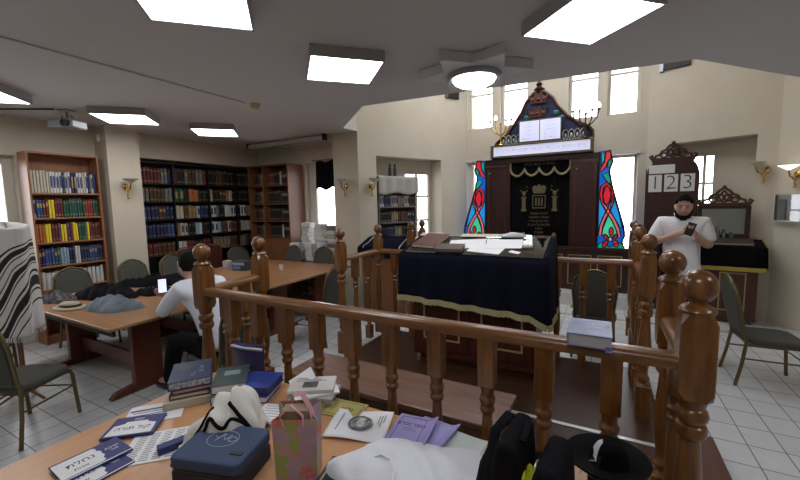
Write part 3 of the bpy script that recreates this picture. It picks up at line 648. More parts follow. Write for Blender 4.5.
# 2: black shelves in the recess behind the pillar
bx, by, bw, bh = -6.72, 3.30, 2.40, 2.54
zs2 = [.12, .62, .93, 1.25, 1.56, 1.87, 2.18]
case('bookcase', 'wide black bookshelves sunk in the left wall between pillar and corner', 'bookcase', (bx, by, 0), RZ, bw, .22, bh, zs2, M_black, M_black, dividers=(.68, 1.36, 1.98))
MB2 = T(bx, by, 0) @ Rz(RZ)
def fewer(seq): return [(c, max(1, round(n*.78)), b_) for c, n, b_ in seq]
segs = [(.03, .66), (.70, 1.34), (1.38, 1.96), (2.0, 2.35)]
def R2(z, k, seq, h, rn, lp=0.0): row(MB2, segs[k][0], segs[k][1], .02, z, fewer(seq), h, .16, .03, rn+' of the black shelves, '+('left bay', 'second bay', 'third bay', 'right bay')[k], 'books on the black shelves', rz=RZ, lean_p=lp)
R2(2.18, 0, [('maroon', 10, 1), ('grey', 2, 2), ('navy', 1, 0)], .27, 'top shelf'); R2(2.18, 1, [('brown', 1, 0), ('black', 2, 1), ('grey', 1, 2), ('brown', 3, 1), ('grey', 2, 2), ('maroon', 1, 1)], .29, 'top shelf'); R2(2.18, 2, [('black', 3, 1), ('brown', 2, 1), ('black', 4, 1)], .31, 'top shelf'); R2(2.18, 3, [('black', 4, 1), ('brown', 2, 1)], .31, 'top shelf')
R2(1.87, 0, [('grey', 5, 1), ('brown', 5, 1), ('grey', 2, 1)], .24, 'second shelf'); R2(1.87, 1, [('green', 3, 3), ('black', 1, 0), ('orange', 3, 0), ('black', 3, 1)], .23, 'second shelf'); R2(1.87, 2, [('cream', 1, 0), ('black', 3, 1), ('brown', 2, 2), ('tan', 1, 0), ('cream', 1, 0), ('black', 1, 1)], .23, 'second shelf'); R2(1.87, 3, [('black', 6, 1)], .24, 'second shelf')
R2(1.56, 0, [('blue', 4, 1), ('navy', 4, 1), ('brown', 2, 2), ('navy', 2, 1)], .24, 'third shelf'); R2(1.56, 1, [('cream', 2, 0), ('brown', 1, 1), ('tan', 2, 2), ('cream', 1, 3), ('navy', 3, 1)], .24, 'third shelf'); R2(1.56, 2, [('white', 2, 3), ('grey', 1, 0), ('black', 2, 1), ('white', 2, 0), ('cream', 2, 3)], .24, 'third shelf', .15); R2(1.56, 3, [('black', 1, 1), ('white', 2, 3), ('tan', 3, 0)], .23, 'third shelf')
R2(1.25, 0, [('navy', 10, 1), ('blue', 2, 1)], .24, 'fourth shelf'); R2(1.25, 1, [('tan', 1, 0), ('cream', 2, 3), ('black', 2, 1), ('pale blue', 1, 0), ('white', 1, 0), ('black', 3, 1)], .23, 'fourth shelf'); R2(1.25, 2, [('white', 2, 3), ('pale blue', 1, 0), ('brown', 2, 1), ('cream', 1, 3), ('maroon', 2, 1)], .23, 'fourth shelf', .15); R2(1.25, 3, [('brown', 1, 1), ('cream', 2, 0), ('white', 1, 0), ('tan', 1, 0)], .22, 'fourth shelf')
R2(.93, 0, [('maroon', 5, 1), ('brown', 5, 1)], .23, 'fifth shelf'); R2(.93, 2, [('grey', 6, 3), ('brown', 2, 1)], .24, 'fifth shelf'); R2(.93, 3, [('grey', 3, 3), ('brown', 2, 0)], .24, 'fifth shelf'); R2(.93, 1, [('white', 1, 0), ('cream', 1, 0), ('maroon', 2, 1), ('black', 2, 1), ('maroon', 2, 1)], .22, 'fifth shelf')
# 3: brown bookcase on the back wall
bx, by, bw, bh = -6.38, 5.30, 1.10, 2.56
zs3 = [1.12, 1.46, 1.80, 2.16]
case('bookcase', 'brown two-bay bookcase with closed lower cupboard on the back wall', 'bookcase', (bx, by, 0), 0, bw, .42, bh, zs3, M_cased, mat('bookcase_shelf_brown', (.15, .06, .025), .4), .08, (.42,), True, 1.12)
MB3 = T(bx, by, 0)
for k, z in enumerate(reversed(zs3)):
    rn = ('top', 'second', 'third', 'lowest')[k]+' shelf of the brown bookcase'
    row(MB3, .03, .40, .12, z, [('black', 2, 1), ('brown', 2, 1), ('grey', 1, 2), ('black', 2, 2), ('tan' if k == 1 else 'brown', 1, 0)], .27, .2, .03, rn+', left bay', 'books in the brown bookcase', loose=True)
    row(MB3, .44, 1.06, .12, z, [('maroon' if k == 0 else 'black', 3, 1), ('black', 3, 1), ('cream' if k in (0, 3) else 'brown', 1, 0), ('black', 3, 2), ('brown', 2, 1)], .27, .2, .03, rn+', right bay', 'books in the brown bookcase', loose=True)
# stacks of pale books under the rear window
t = thing('side_table', 'low brown table carrying stacks of pale books under the rear window', 'table', (-4.68, 5.36, 0))
MB().slab(-.56, .56, -.16, .28, .68, .72).build('table_top', M_cased, t); 
for x in (-.52, .52):
    for y in (-.12, .24): MB().slab(x-.02, x+.02, y-.02, y+.02, 0, .68).build('leg', M_cased, t)
MB().slab(-.5, .5, .25, .27, .3, .66).build('modesty_panel', M_cased, t)
cols = ['white', 'white', 'pale blue', 'white', 'white', 'pale blue', 'white', 'white']
n = 0
names = ['far left', 'left middle', 'middle', 'right middle', 'far right']
for sx_, (x, y, cnt) in enumerate(((-5.12, 5.27, 4), (-4.98, 5.46, 8), (-4.74, 5.27, 4), (-4.66, 5.48, 8), (-4.36, 5.44, 8))):
    z = .72
    for k in range(cnt):
        h = random.uniform(.072, .098); w = .20+random.uniform(-.02, .01)
        c = cols[(n*3+k) % 8] if sx_ < 4 else ('white', 'cream', 'white', 'grey')[k % 4]
        o = bpy.data.objects.new('book', book_mesh(c, 0)); C.objects.link(o); n += 1
        o.matrix_world = T(x+random.uniform(-.02, .02), y+random.uniform(-.015, .015), z+h) @ Rz(random.uniform(-.3, .3)) @ T(-w/2, -.07, 0) @ Matrix.Rotation(PI/2, 4, 'Y') @ Matrix.Diagonal((h, .15, w, 1))
        tag(o, f'{c} book lying {ordinal(k+1)} from the bottom in the {names[sx_]} stack under the rear window', 'book', 'book stacks under the rear window'); z += h+.001
tag(MB().grid(14, 14, lambda u, v: (-4.87+.46*u, 5.62+.02*math.sin(u*19)+.02*v, 2.06+.03*math.sin(u*9)+.52*v)).build('curtain', M_blackf, smooth=60, solid=.01), 'black cloth hanging over the upper half of the rear window', 'cloth')
tag(MB().tube([(-4.95, 5.63, 2.60), (-4.12, 5.63, 2.60)], .014, 8).build('curtain_rod', M_case), 'brown wooden rod holding the black cloth at rear window', 'rod')
# grey book rack in the alcove
ang = math.atan2(dN.y, dN.x); p = Vector((-3.58, 5.19))+dN*.40-nN*(-.02)
rk = case('book_rack', 'grey book rack draped with a pale cloth beside the alcove window', 'book rack', (p.x, p.y, 0), ang, .82, .26, 2.22, [.4, .80, 1.15, 1.42, 1.70, 1.96], mat('grey_rack_metal', (.16, .15, .14), .5), mat('grey_rack_metal', (.16, .15, .14), .5), .08)
MR = T(p.x, p.y, 0) @ Rz(ang)
for z, seq, wn in ((1.15, [('black', 3, 1), ('navy', 4, 1), ('grey', 3, 3), ('black', 6, 1)], 'lowest visible'), (1.42, [('black', 5, 1), ('grey', 3, 3), ('brown', 4, 0), ('navy', 3, 2)], 'middle'), (1.70, [('white', 2, 3), ('navy', 3, 1), ('cream', 3, 3), ('grey', 3, 3), ('white', 2, 3), ('brown', 2, 1)], 'upper')):
    row(MR, .03, .79, .02, z, seq, .20, .19, .03, wn+' shelf of the grey book rack', 'books on the grey rack', rz=ang, loose=True)
def rc(u, v):
    x = -.02+.87*u; s = v*.58
    y = .24-min(s, .27) if s < .27 else -.035-.01*math.sin(u*25); z = 2.232+.012*math.sin(u*13)*math.sin(v*7) if s < .27 else 2.23-(s-.27)-.02*math.sin(u*11)*(s-.27)/.3
    return (x, y, z)
tag(MB().grid(30, 16, rc, MR).build('dust_cloth', mat('pale_grey_cloth', (.42, .40, .37), .95, bump=.2), smooth=60, solid=.006), 'pale grey cloth laid over the top of the grey book rack', 'cloth')
for k in range(2):
    o = MB().lathe([(.03, 0), (.032, .12), (.02, .15), (.018, .22), (.001, .222)], (0, 0, 0), 12).build('bottle', mat('dark_jar', (.06, .06, .055), .3), smooth=50, loc=MR @ Vector((.33+.11*k, .12, 2.245)))
    tag(o, ('left' if k == 0 else 'right')+' dark bottle standing on top of the grey book rack', 'bottle', 'bottles on the grey rack')
# lectern with navy cover left of the platform
t = thing('lectern', 'wooden lectern with slanted top left of the velvet reading table', 'lectern', (-3.05, 5.05, 0), .12)
MB().slab(-.36, .36, -.02, .38, 0, 1.02).build('body', M_cased, t, bevel=.005)
MB().slab(-.34, .34, -.03, -.0205, .1, .95).build('front_panel', mat('brown_panel_wood', (.20, .085, .034), .4), t, bevel=.004)
MB().add([(-.38, -.06, 1.0), (.38, -.06, 1.0), (.38, .38, 1.0), (-.38, .38, 1.0), (-.38, -.06, 1.04), (.38, -.06, 1.04), (.38, .38, 1.16), (-.38, .38, 1.16)], [(3, 2, 1, 0), (4, 5, 6, 7), (0, 1, 5, 4), (1, 2, 6, 5), (2, 3, 7, 6), (3, 0, 4, 7)]).build('slanted_top', M_cased, t)
ML_ = T(-3.05, 5.05, 0) @ Rz(.12)
def lc(u, v):
    x = -.42+.84*u; s = v*.74
    if s < .16: return (x, -.075-.006*math.sin(u*30), .90+s)
    y = -.075+(s-.16)*.92; return (x, min(y, .40), 1.065+.145*min(1, (y+.075)/.5)+.012*math.sin(u*7)*math.sin(v*9))
lv = MB().grid(30, 20, lc, ML_).build('lectern_cover', M_velvet, smooth=60, solid=.008)
tag(lv, 'navy velvet cover with silver braid on the wooden lectern', 'cloth')
MB().tube([ML_ @ Vector(lc(.86, v/20)) + Vector((0, -.006, .008)) for v in range(4, 20)], .008, 6).tube([ML_ @ Vector(lc(.12, v/20)) + Vector((0, -.006, .008)) for v in range(4, 20)], .008, 6).build('silver_braid', mat('silver_braid', (.5, .5, .55), .4, .6), lv)

bm_all = MB(); lm = []
for c, b_, M in LOOSE:
    me = book_mesh(c, b_)
    for q in me.materials:
        if q not in lm: lm.append(q)
    vs = [v.co for v in me.vertices]
    o0 = len(bm_all.v); bm_all.v += [tuple(M @ v) for v in vs]
    for f in me.polygons: bm_all.f.append([o0+i for i in f.vertices]); bm_all.mi.append(lm.index(me.materials[f.material_index]))
o = bm_all.build('books', lm); o['kind'] = 'stuff'; tag(o, 'dim rows of dark books in the brown bookcase and on the grey rack', 'books')

# ---------------------------------------------------------------- chairs
def make_chair(label, loc, rz, group=None):
    t = thing('banquet_chair', label, 'chair', loc, rz, group)
    def so(px, py, n): return 0
    s = MB(); seat = [(.22*math.copysign(abs(math.cos(a))**.45, math.cos(a))*(1.0 if math.sin(a) < 0 else 1.04), .22*math.copysign(abs(math.sin(a))**.45, math.sin(a))) for a in [2*PI*k/28 for k in range(28)]]
    s.prism(seat, .405, .455, 'xy'); s.build('seat', M_seat, t, bevel=.018, smooth=50, seg=3)
    def bp(x, z):   # leaning back plane
        return (x, -.215-.10*(z-.45)/.5, z)
    O = [(-.185, .47), (-.21, .76), (-.19, .90), (-.12, .965), (-.05, .995), (0, 1.005), (.05, .995), (.12, .965), (.19, .90), (.21, .76), (.185, .47)]
    v0 = [bp(x*.93, .47+(z-.47)*.97) for x, z in O]; N = len(O)
    b = MB(); b.add([(x, y-.018, z) for x, y, z in v0]+[(x, y+.018, z) for x, y, z in v0], [tuple(range(N)), tuple(range(2*N-1, N-1, -1))]+[(i, (i+1) % N, N+(i+1) % N, N+i) for i in range(N)])
    b.build('backrest', M_seat, t, bevel=.010)
    MB().tube([bp(x, z) for x, z in O], .014, 8, flat=1.0).build('back_frame', M_chairf, t, smooth=60)
    for sx in (-1, 1):
        MB().tube([bp(sx*.185, .50), (sx*.188, -.205, .43), (sx*.20, -.235, .2), (sx*.21, -.275, 0)], .0145, 8).build('leg', M_chairf, t, smooth=60)
        MB().tube([(sx*.195, .13, .40), (sx*.20, .195, .395), (sx*.205, .21, .36), (sx*.215, .235, 0)], .0145, 8).build('leg', M_chairf, t, smooth=60)
        MB().tube([(sx*.198, -.225, .26), (sx*.205, .215, .26)], .008, 6).build('stretcher', M_chairf, t)
    MB().tube([(-.195, -.20, .395), (-.195, .20, .395), (.195, .20, .395), (.195, -.20, .395)], .012, 6, True).build('seat_frame', M_chairf, t)
    MB().tube([(-.2, .215, .26), (.2, .215, .26)], .008, 6).build('stretcher', M_chairf, t)
    return t
def face(dx, dy): return math.atan2(-dx, dy)
c0 = make_chair('grey padded chair with bronze legs at lower left, nearest the camera', (-4.02, 1.06, 0), face(-.49, .87), None)
def chair(label, x, y, dx, dy, group='padded banquet chairs'): return dup(c0, (x, y, 0), face(dx, dy), label, group)
c0['group'] = 'padded banquet chairs'
chair('grey padded chair under the hanging striped shawl at left edge', -5.28, 1.12, -.9, .35)
chair('grey padded chair between cherry bookcase and the coats on the table', -5.78, 2.20, 1, .08)
chair('grey padded chair before the left pillar, across from the seated man', -5.80, 2.93, 1, .1)
chair('grey padded chair right of the pillar before the black bookshelves', -5.80, 3.50, 1, .05)
chair('dark padded chair by the black bookshelves behind the railing post', -5.80, 4.70, 1, -.1)
chair('grey padded chair at the far table end before the brown bookcase', -5.08, 4.86, 0, -1)
chair('grey padded chair at the far table end before the pale book stacks', -4.36, 4.86, 0, -1)
chair('grey padded chair in the aisle between long table and platform', -3.22, 3.62, -1, -.12)
chair('grey padded chair behind the rear railing holding a white cloth', -.05, 4.72, 0, 1)
chair('grey padded chair at right edge of the photo, before the curtained cabinet', 1.40, 4.62, 1, .05)
chair('grey padded chair under the seated man in the white shirt', -3.02, 2.10, -1, -.06)
for x, y, lb in ((-6.26, 3.98, 'maroon backed small chair left of railing post, before black shelves'), (-6.26, 4.44, 'maroon backed small chair further right before black shelves')):
    t = thing('side_chair', lb, 'chair', (x, y, 0), face(1, 0), 'small maroon chairs')
    MB().slab(-.19, .19, -.19, .19, .42, .46).build('seat', M_red, t, bevel=.01)
    b = MB(); b.prism([(-.18, .60), (.18, .60), (.185, .98), (.12, 1.03), (-.12, 1.03), (-.185, .98)], -.205, -.18, 'xz'); b.build('backrest', M_red, t, bevel=.01)
    MB().tube([(-.19, -.2, .44), (-.2, -.2, .98), (-.12, -.2, 1.05), (.12, -.2, 1.05), (.2, -.2, .98), (.19, -.2, .44)], .013, 8).build('back_frame', M_cased, t)
    for sx in (-.17, .17):
        for sy in (-.17, .17): MB().tube([(sx, sy, .42), (sx, sy, 0)], .014, 8).build('leg', M_cased, t)

# ---------------------------------------------------------------- long row of tables at left
TZ = .75
def trestle(x0, x1, y0, y1, label):
    t = thing('table', label, 'table', ((x0+x1)/2, (y0+y1)/2, 0), 0, 'laminate tables pushed together')
    hw, hd = (x1-x0)/2-.003, (y1-y0)/2-.003
    MB().slab(-hw, hw, -hd, hd, TZ-.028, TZ).build('table_top', M_table, t, bevel=.005)
    MB().slab(-hw+.08, hw-.08, -hd+.06, -hd+.085, TZ-.10, TZ-.0285).slab(-hw+.08, hw-.08, hd-.085, hd-.06, TZ-.10, TZ-.0285).build('apron', M_black, t)
    for s in (-1, 1):
        x = s*(hw-.32); l = MB(); l.slab(x-.035, x+.035, -.13, .13, .07, TZ-.1005); l.prism([(-.34, 0), (-.30, .045), (-.14, .075), (.14, .075), (.30, .045), (.34, 0)], x-.035, x+.035, 'yz'); l.slab(x-.03, x+.03, -.3, .3, TZ-.1005, TZ-.0285)
        l.build('leg', M_tleg, t, bevel=.005)
    MB().slab(-hw+.36, hw-.36, -.02, .02, .16, .30).build('stretcher', M_tleg, t, bevel=.004)
xs = (-5.60, -3.60); ys = [1.49, 2.355, 3.22, 4.085, 4.95]
for k, w_ in enumerate(('nearest of the row, under the coats', 'second of the row, under the phone and seated man', 'third of the row, behind the railing post', 'farthest of the row, before the book stacks')):
    trestle(xs[0], xs[1], ys[k], ys[k+1], f'orange-brown laminate table, {w_}')

def mound(name, m, c, a, b_, h, rz=0, seed=0, rough=.25, nu=64, nv=18, folds=5, edge=.012, parent=None, sharp=1.5):
    """crumpled cloth: a closed heap with an irregular outline lying on z = c.z"""
    q = MB(); M = T(*c) @ Rz(rz)
    def R(t): return 1+rough*fbm(math.cos(t)*1.3+seed, math.sin(t)*1.3, seed*.7)
    vs = []; fs = []
    for j in range(nv+1):
        v = j/nv
        for i in range(nu):
            t = 2*PI*i/nu; r = R(t)*v; x, y = a*r*math.cos(t), b_*r*math.sin(t)
            f = (1-v**sharp)
            z = edge*min(1, (1-v)*12)+h*f*(.85+.42*fbm(x*2.6+seed*3, y*2.6, seed))+h*.13*f**.5*math.sin(x*folds*7+y*folds*4+4*fbm(x*4, y*4, seed+9))
            vs.append((x, y, max(z, .003 if v < 1 else 0)))
    for j in range(nv):
        for i in range(nu): fs.append((j*nu+i, j*nu+(i+1) % nu, (j+1)*nu+(i+1) % nu, (j+1)*nu+i))
    fs.append(tuple(nv*nu+i for i in range(nu)))
    q.add(vs, fs, M); return q.build(name, m, parent, smooth=70)
M_denim = mat('grey_blue_denim', (.13, .16, .19), .9, bump=.3, noise_amt=.2)
tag(mound('jacket', M_denim, (-4.38, 1.88, TZ+.001), .33, .20, .10, .1, 3, folds=9, sharp=2.6), 'grey-blue denim jacket folded on the near left table', 'jacket')
tag(mound('coat', M_blackf, (-5.02, 2.10, TZ+.001), .40, .22, .13, .2, 5, folds=8, sharp=2.4), 'heap of black coats in the middle of the near left table', 'coat')
tag(mound('coat', M_blackf, (-5.22, 2.66, TZ+.001), .42, .15, .12, .5, 11, folds=8, sharp=2.6), 'second black coat lying behind the heap of coats', 'coat')
tag(mound('coat', M_blackf, (-4.62, 2.42, TZ+.001), .26, .14, .09, .4, 13, folds=9, sharp=2.6), 'black jacket sleeve part lying right of the heap of coats', 'coat')
t = thing('hat', 'flat beige brimmed hat on the near left table edge', 'hat', (-4.80, 1.68, TZ+.001), .1)
MB().lathe([(.19, 0), (.20, .008), (.17, .018), (.13, .022), (.12, .045), (.10, .055), (.001, .058)], n=28, sy=.62).build('crown', mat('beige_felt', (.36, .30, .21), .9), t, smooth=50)
MB().lathe([(.133, .022), (.128, .042)], n=28, sy=.62).build('hat_band', M_blackp, t, smooth=50)
tag(MB().slab(-.16, .16, -.11, .11, 0, .012).build('magazine', mat('pink_cover', (.60, .20, .22), .4, noise_amt=.5, nscale=14), loc=(-5.36, 1.98, TZ+.001), rot=(0, 0, .3)), 'pink and white magazine beside the black coats', 'magazine')
t = thing('box_file', 'flat black book-shaped case on the table across from the seated man', 'case', (-5.30, 2.86+.25, TZ+.001), .25)
MB().slab(-.16, .16, -.12, .12, 0, .05).build('body', M_blackp, t, bevel=.008); MB().slab(-.15, .15, -.115, .115, .0505, .056).build('lid_panel', M_blackf, t)
tag(MB().slab(-.07, .07, -.05, .05, 0, .035).build('tissue_pack', M_paper, loc=(-5.02, 3.34, TZ+.001), rot=(0, 0, .3), bevel=.01), 'small white tissue pack beside the flat black case', 'tissue pack')
M_bluew = mat('blue_pack', (.10, .20, .42), .4)
t = thing('carton', 'dark and blue carton standing on the table behind the railing posts', 'box', (-5.0, 3.95, TZ+.001), .2)
MB().slab(-.13, .13, -.08, .08, 0, .15).build('body', mat('dark_carton', (.035, .04, .055), .5), t, bevel=.004)
MB().slab(-.12, .02, -.0815, -.0805, .02, .07).build('blue_label', M_bluew, t); MB().slab(-.12, .10, -.0815, -.0805, .085, .13).build('white_label', mat('pale_label', (.30, .36, .44), .5), t)
t = thing('carton', 'white carton standing left of the dark blue carton', 'box', (-5.24, 3.86, TZ+.001), .1)
MB().slab(-.05, .05, -.05, .05, 0, .15).build('body', mat('off_white_carton', (.50, .46, .44), .5), t, bevel=.004); MB().slab(-.05, .05, -.051, -.0505, .02, .05).build('pink_label', mat('pink_label', (.5, .2, .2), .5), t)
tag(MB().lathe([(.03, 0), (.035, .08), (.034, .085), (.028, .085), (.026, .01), (.001, .008)], n=16).build('cup', mat('clear_cup', (.55, .55, .55), .2), smooth=40, loc=(-4.42, 4.2, TZ+.001)), 'small clear cup on the far laminate table', 'cup')

# prayer shawl hanging at the left edge over a coat stand
t = thing('coat_stand', 'dark wooden coat stand under the striped shawl', 'coat stand', (-4.70, 1.25, 0))
MB().lathe([(.02, .02), (.02, .8), (.014, 1.50)], n=10).build('pole', M_cased, t, smooth=40)
for k in range(3): MB().tube([(0, 0, .10), (.10*math.cos(k*2.1+.4), .10*math.sin(k*2.1+.4), .06), (.19*math.cos(k*2.1+.4), .19*math.sin(k*2.1+.4), .012)], .012, 6).build('foot', M_cased, t)
MB().tube([(-.13, 0, 1.42), (0, 0, 1.50), (.13, 0, 1.42)], .012, 6).build('hook_bar', M_cased, t)
def shawl_mat():
    m = bpy.data.materials.new('striped_wool'); m.use_nodes = True; nt = m.node_tree; b = nt.nodes['Principled BSDF']; b.inputs['Roughness'].default_value = .95
    uv = nt.nodes.new('ShaderNodeAttribute'); uv.attribute_name = 'stripe'
    r = nt.nodes.new('ShaderNodeValToRGB'); r.color_ramp.interpolation = 'CONSTANT'
    w = (.62, .61, .59, 1); k = (.02, .02, .022, 1)
    els = [(0, w), (.20, k), (.222, w), (.25, k), (.31, w), (.335, k), (.35, w), (.42, k), (.435, w), (.47, k), (.54, w), (.56, k), (.575, w), (.66, k), (.68, w), (.71, k), (.79, w), (.815, k), (.83, w), (.90, k), (.915, w)]
    r.color_ramp.elements[0].position = 0; r.color_ramp.elements[0].color = w; r.color_ramp.elements[1].position = els[1][0]; r.color_ramp.elements[1].color = k
    for p_, c in els[2:]:
        e = r.color_ramp.elements.new(p_); e.color = c
    nt.links.new(uv.outputs['Fac'], r.inputs['Fac']); nt.links.new(r.outputs['Color'], b.inputs['Base Color']); return m
NU, NV = 60, 44
def shf(u, v):
    # u round the stand, v from the top down
    a = 2*PI*u; z = 1.63-.95*max(0, v-.12)/.88-.03*math.cos(a)
    r = (.005+.20*min(1, v/.12))*(1+(.06+.10*v)*math.sin(a*5+v*2)+.05*v*math.sin(a*9+1))
    x, y = (1.0+.18*v)*r*math.cos(a), (.85+.1*v)*r*math.sin(a)
    return (-4.70+x, 1.25+y*.8, z+.02*math.sin(a*2)*v)
sh = MB().grid(NU, NV, shf); so_ = sh.build('prayer_shawl', shawl_mat(), None, smooth=70, solid=.006)
at = so_.data.attributes.new('stripe', 'FLOAT', 'POINT')
for i in range(len(so_.data.vertices)):
    u = (i % (NU+1))/NU; v = (i//(NU+1))/NV
    at.data[i].value = min(.995, max(0, v*.95-.10+.30*math.cos(2*PI*u-.9)*min(1, max(0, v-.15)*3)))
tag(so_, 'white woollen prayer shawl with black stripes hanging at the left edge', 'prayer shawl')
fr_ = MB()
for k in range(60):
    p = shf(k/60, 1); fr_.tube([p, (p[0]+.004, p[1], p[2]-.04)], .004, 4)
fr_.build('tassels', M_clothw, so_)
tag(mound('cloth', mat('black_white_fringed_cloth', (.08, .08, .08), .95, noise_amt=.95, nscale=30), (-5.28, 1.74, TZ+.001), .22, .12, .12, .5, 21), 'black and white fringed shawl end lying on the table corner', 'cloth')

# ---------------------------------------------------------------- right side: curtained cabinet, hutch, number board
t = thing('cabinet', 'mahogany cabinet with gold-lined door under black velvet at right', 'cabinet', (1.36, 6.62, 0), -.10)
MB().slab(-.50, .50, 0, .26, .05, 1.02).slab(-.47, .47, .03, .24, 0, .05).build('body', M_mahog, t, bevel=.005)
for a in (-.46, .02):
    d = MB().slab(a, a+.44, -.015, -.0005, .10, .80).build('door', M_mahog, t, bevel=.004); g = MB(); w = .014
    g.slab(a+.08, a+.36, -.021, -.0155, .18, .18+w); g.slab(a+.08, a+.36, -.021, -.0155, .70, .70+w); g.slab(a+.08, a+.08+w, -.021, -.0155, .18+w, .70); g.slab(a+.36-w, a+.36, -.021, -.0155, .18+w, .70)
    g.build('gold_moulding', M_goldp, d)
MB().add([(x, y, z) for z, dz in ((1.02, 0), (1.045, .08)) for x, y, z in ((-.52, -.04, z), (.52, -.04, z), (.52, .28, z+dz), (-.52, .28, z+dz))], [(3, 2, 1, 0), (4, 5, 6, 7), (0, 1, 5, 4), (1, 2, 6, 5), (2, 3, 7, 6), (3, 0, 4, 7)]).build('slanted_top', M_mahog, t)
MC = T(1.36, 6.62, 0) @ Rz(-.10)
def cvr(u, v):
    x = -.56+1.12*u; s = v*.90
    if s < .30: return (x, -.06-.006*math.sin(u*37)-.01*(1-s/.3), .77+s)
    y = -.06+(s-.30); return (x, min(y, .285), 1.07+.08*min(1, (y+.06)/.345))
cv = MB().grid(50, 24, cvr)
def cvs(u, v):
    y = -.06+.345*u; z0 = 1.07+.08*u; return (.56+.015*v+.008*math.sin(u*20), y, z0-(.28+.04*u)*v)
cv.grid(16, 8, cvs)
def cvl(u, v):
    p = cvs(u, v); return (-p[0], p[1], p[2])
cv.grid(16, 8, cvl)
cvo = cv.build('cabinet_cover', M_bvelvet, None, smooth=60, solid=.006); cvo.matrix_world = MC
tag(cvo, 'black velvet cover with yellow-gold fringe on the right cabinet', 'cloth')
f = MB().grid(60, 2, lambda u, v: (-.56+1.12*u, -.080-.006*math.sin(u*37), .80-.055*v-.005*math.sin(u*220)*v)).grid(20, 2, lambda u, v: (cvs(u, 1)[0]+.006, cvs(u, 1)[1], cvs(u, 1)[2]+.03-.06*v)).grid(20, 2, lambda u, v: (.562+.0, -.06+.345*u, 1.085+.08*u-.01-.03*v)).grid(40, 2, lambda u, v: (-.5+1.0*u, .265, 1.158+.02*v))
f.build('fringe', M_goldy, cvo, solid=.012)
bk_ = thing('prayer_book', 'large closed dark book with brown cover lying on the right velvet cabinet', 'book', tuple(MC @ Vector((.18, .08, 1.112))), -.10)
bk_.rotation_euler = (math.atan(.08/.345), 0, -.10)
MB().slab(-.26, .26, -.11, .11, 0, .008).slab(-.26, .26, -.11, .11, .03, .038).slab(-.265, -.25, -.11, .11, 0, .038).build('cover', mat('dark_brown_leather', (.05, .035, .028), .4), bk_, bevel=.003)
MB().slab(-.249, .25, -.10, .10, .0085, .0295).build('pages', M_cream, bk_)
# hutch with mirror
hz = 1.165
h_ = thing('mirror_hutch', 'carved dark wood mirror hutch standing on the velvet covered cabinet', 'mirror', tuple(MC @ Vector((.13, .215, hz))), -.10)
MB().slab(-.29, .29, .0, .06, 0, .06).slab(-.29, -.235, .0, .06, .06, .46).slab(.235, .29, .0, .06, .06, .46).slab(-.29, .29, .0, .06, .42, .46).slab(-.235, .235, .04, .06, .06, .42).build('frame', M_mahogd, h_, bevel=.006)
MB().slab(-.234, .234, .02, .0395, .065, .415).build('mirror_glass', mat('mirror_glass', (.42, .47, .50), .08, .92), h_)
def carved(parent, w, z0, h, y0, m, nm='crest'):
    b = MB(); r = .018
    arc = [(-w, 0), (-w*.86, h*.06), (-w*.80, h*.28), (-w*.62, h*.34), (-w*.52, h*.55), (-w*.34, h*.62), (-w*.22, h*.82), (0, h), (w*.22, h*.82), (w*.34, h*.62), (w*.52, h*.55), (w*.62, h*.34), (w*.80, h*.28), (w*.86, h*.06), (w, 0)]
    b.tube([(x, y0, z0+z) for x, z in arc], r, 6)
    for s in (-1, 1):
        b.ball((s*w*.98, y0, z0+h*.14), .030, .025, .030, 8, 6); b.ball((s*w*1.06, y0, z0+h*.22), .022, .02, .022, 8, 6); b.ball((s*w*.98, y0, z0+h*.28), .022, .02, .022, 8, 6)
        b.tube([(s*w*.42+.07*math.cos(a*PI/6)*w*2, y0, z0+h*.30+.15*h*math.sin(a*PI/6)) for a in range(12)], r*.75, 6, True)
        b.tube([(s*w*.15+.07*math.cos(a*PI/6)*w*2, y0, z0+h*.42+.2*h*math.sin(a*PI/6)) for a in range(12)], r*.75, 6, True)
        b.tube([(0, y0, z0+h*.85), (s*w*.22, y0, z0+h*.45), (0, y0, z0+h*.1)], r*.75, 6)
    b.slab(-w, w, y0-.02, y0+.02, z0-.03, z0+.03); b.ball((0, y0, z0+h*1.03), .025, .02, .03, 8, 6)
    b.build(nm, m, parent, smooth=50)
carved(h_, .28, .47, .24, .03, mat('walnut_carving', (.07, .028, .014), .35))
bl = MB(); MB0 = MC @ T(.13, .215, hz)
for k, (x, hh) in enumerate(((-.13, .10), (-.05, .17), (.02, .13), (.10, .09))):
    o = MB().lathe([(.022, 0), (.022, hh*.65), (.009, hh*.78), (.009, hh), (.001, hh+.001)], n=12).build('bottle', mat('smoky_jar', (.10, .11, .12), .2), smooth=40, loc=MB0 @ Vector((x, -.035, -.006)))
    tag(o, f'small smoky bottle, {ordinal(k+1)} from the left before the hutch mirror', 'bottle', 'bottles before the mirror')
# number board
nb = thing('number_board', 'tall dark wooden board with carved crest showing the numbers 1 2 3', 'number board', (.92, 7.00, 0), -.12)
MB().prism([(-.32, .10), (.32, .10), (.33, 2.10), (.30, 2.22), (.24, 2.31), (-.24, 2.31), (-.30, 2.22), (-.33, 2.10)], 0, .045, 'xz').slab(-.34, .34, -.01, .16, 0, .10).build('panel', M_mahogd, nb, bevel=.005)
carved(nb, .27, 2.33, .24, .022, M_mahogd)
M_card = mat('white_card', (.66, .66, .64), .6)
MB().slab(-.295, .03, -.008, -.0005, 2.125, 2.255).build('blank_card', M_card, nb)
for k, s in enumerate('123'):
    x = -.21+.20*k; c = MB().slab(x-.085, x+.085, -.008, -.0005, 1.845, 2.105).build('number_card', M_card, nb)
    lettering('numeral', s, .30, M_ink, c, (x, -.0095, 1.975), (PI/2, 0, 0), .001, thin=.006)
MB().slab(-.335, -.32, -.01, .05, .1, 2.2).build('side_strip', M_mahog, nb)
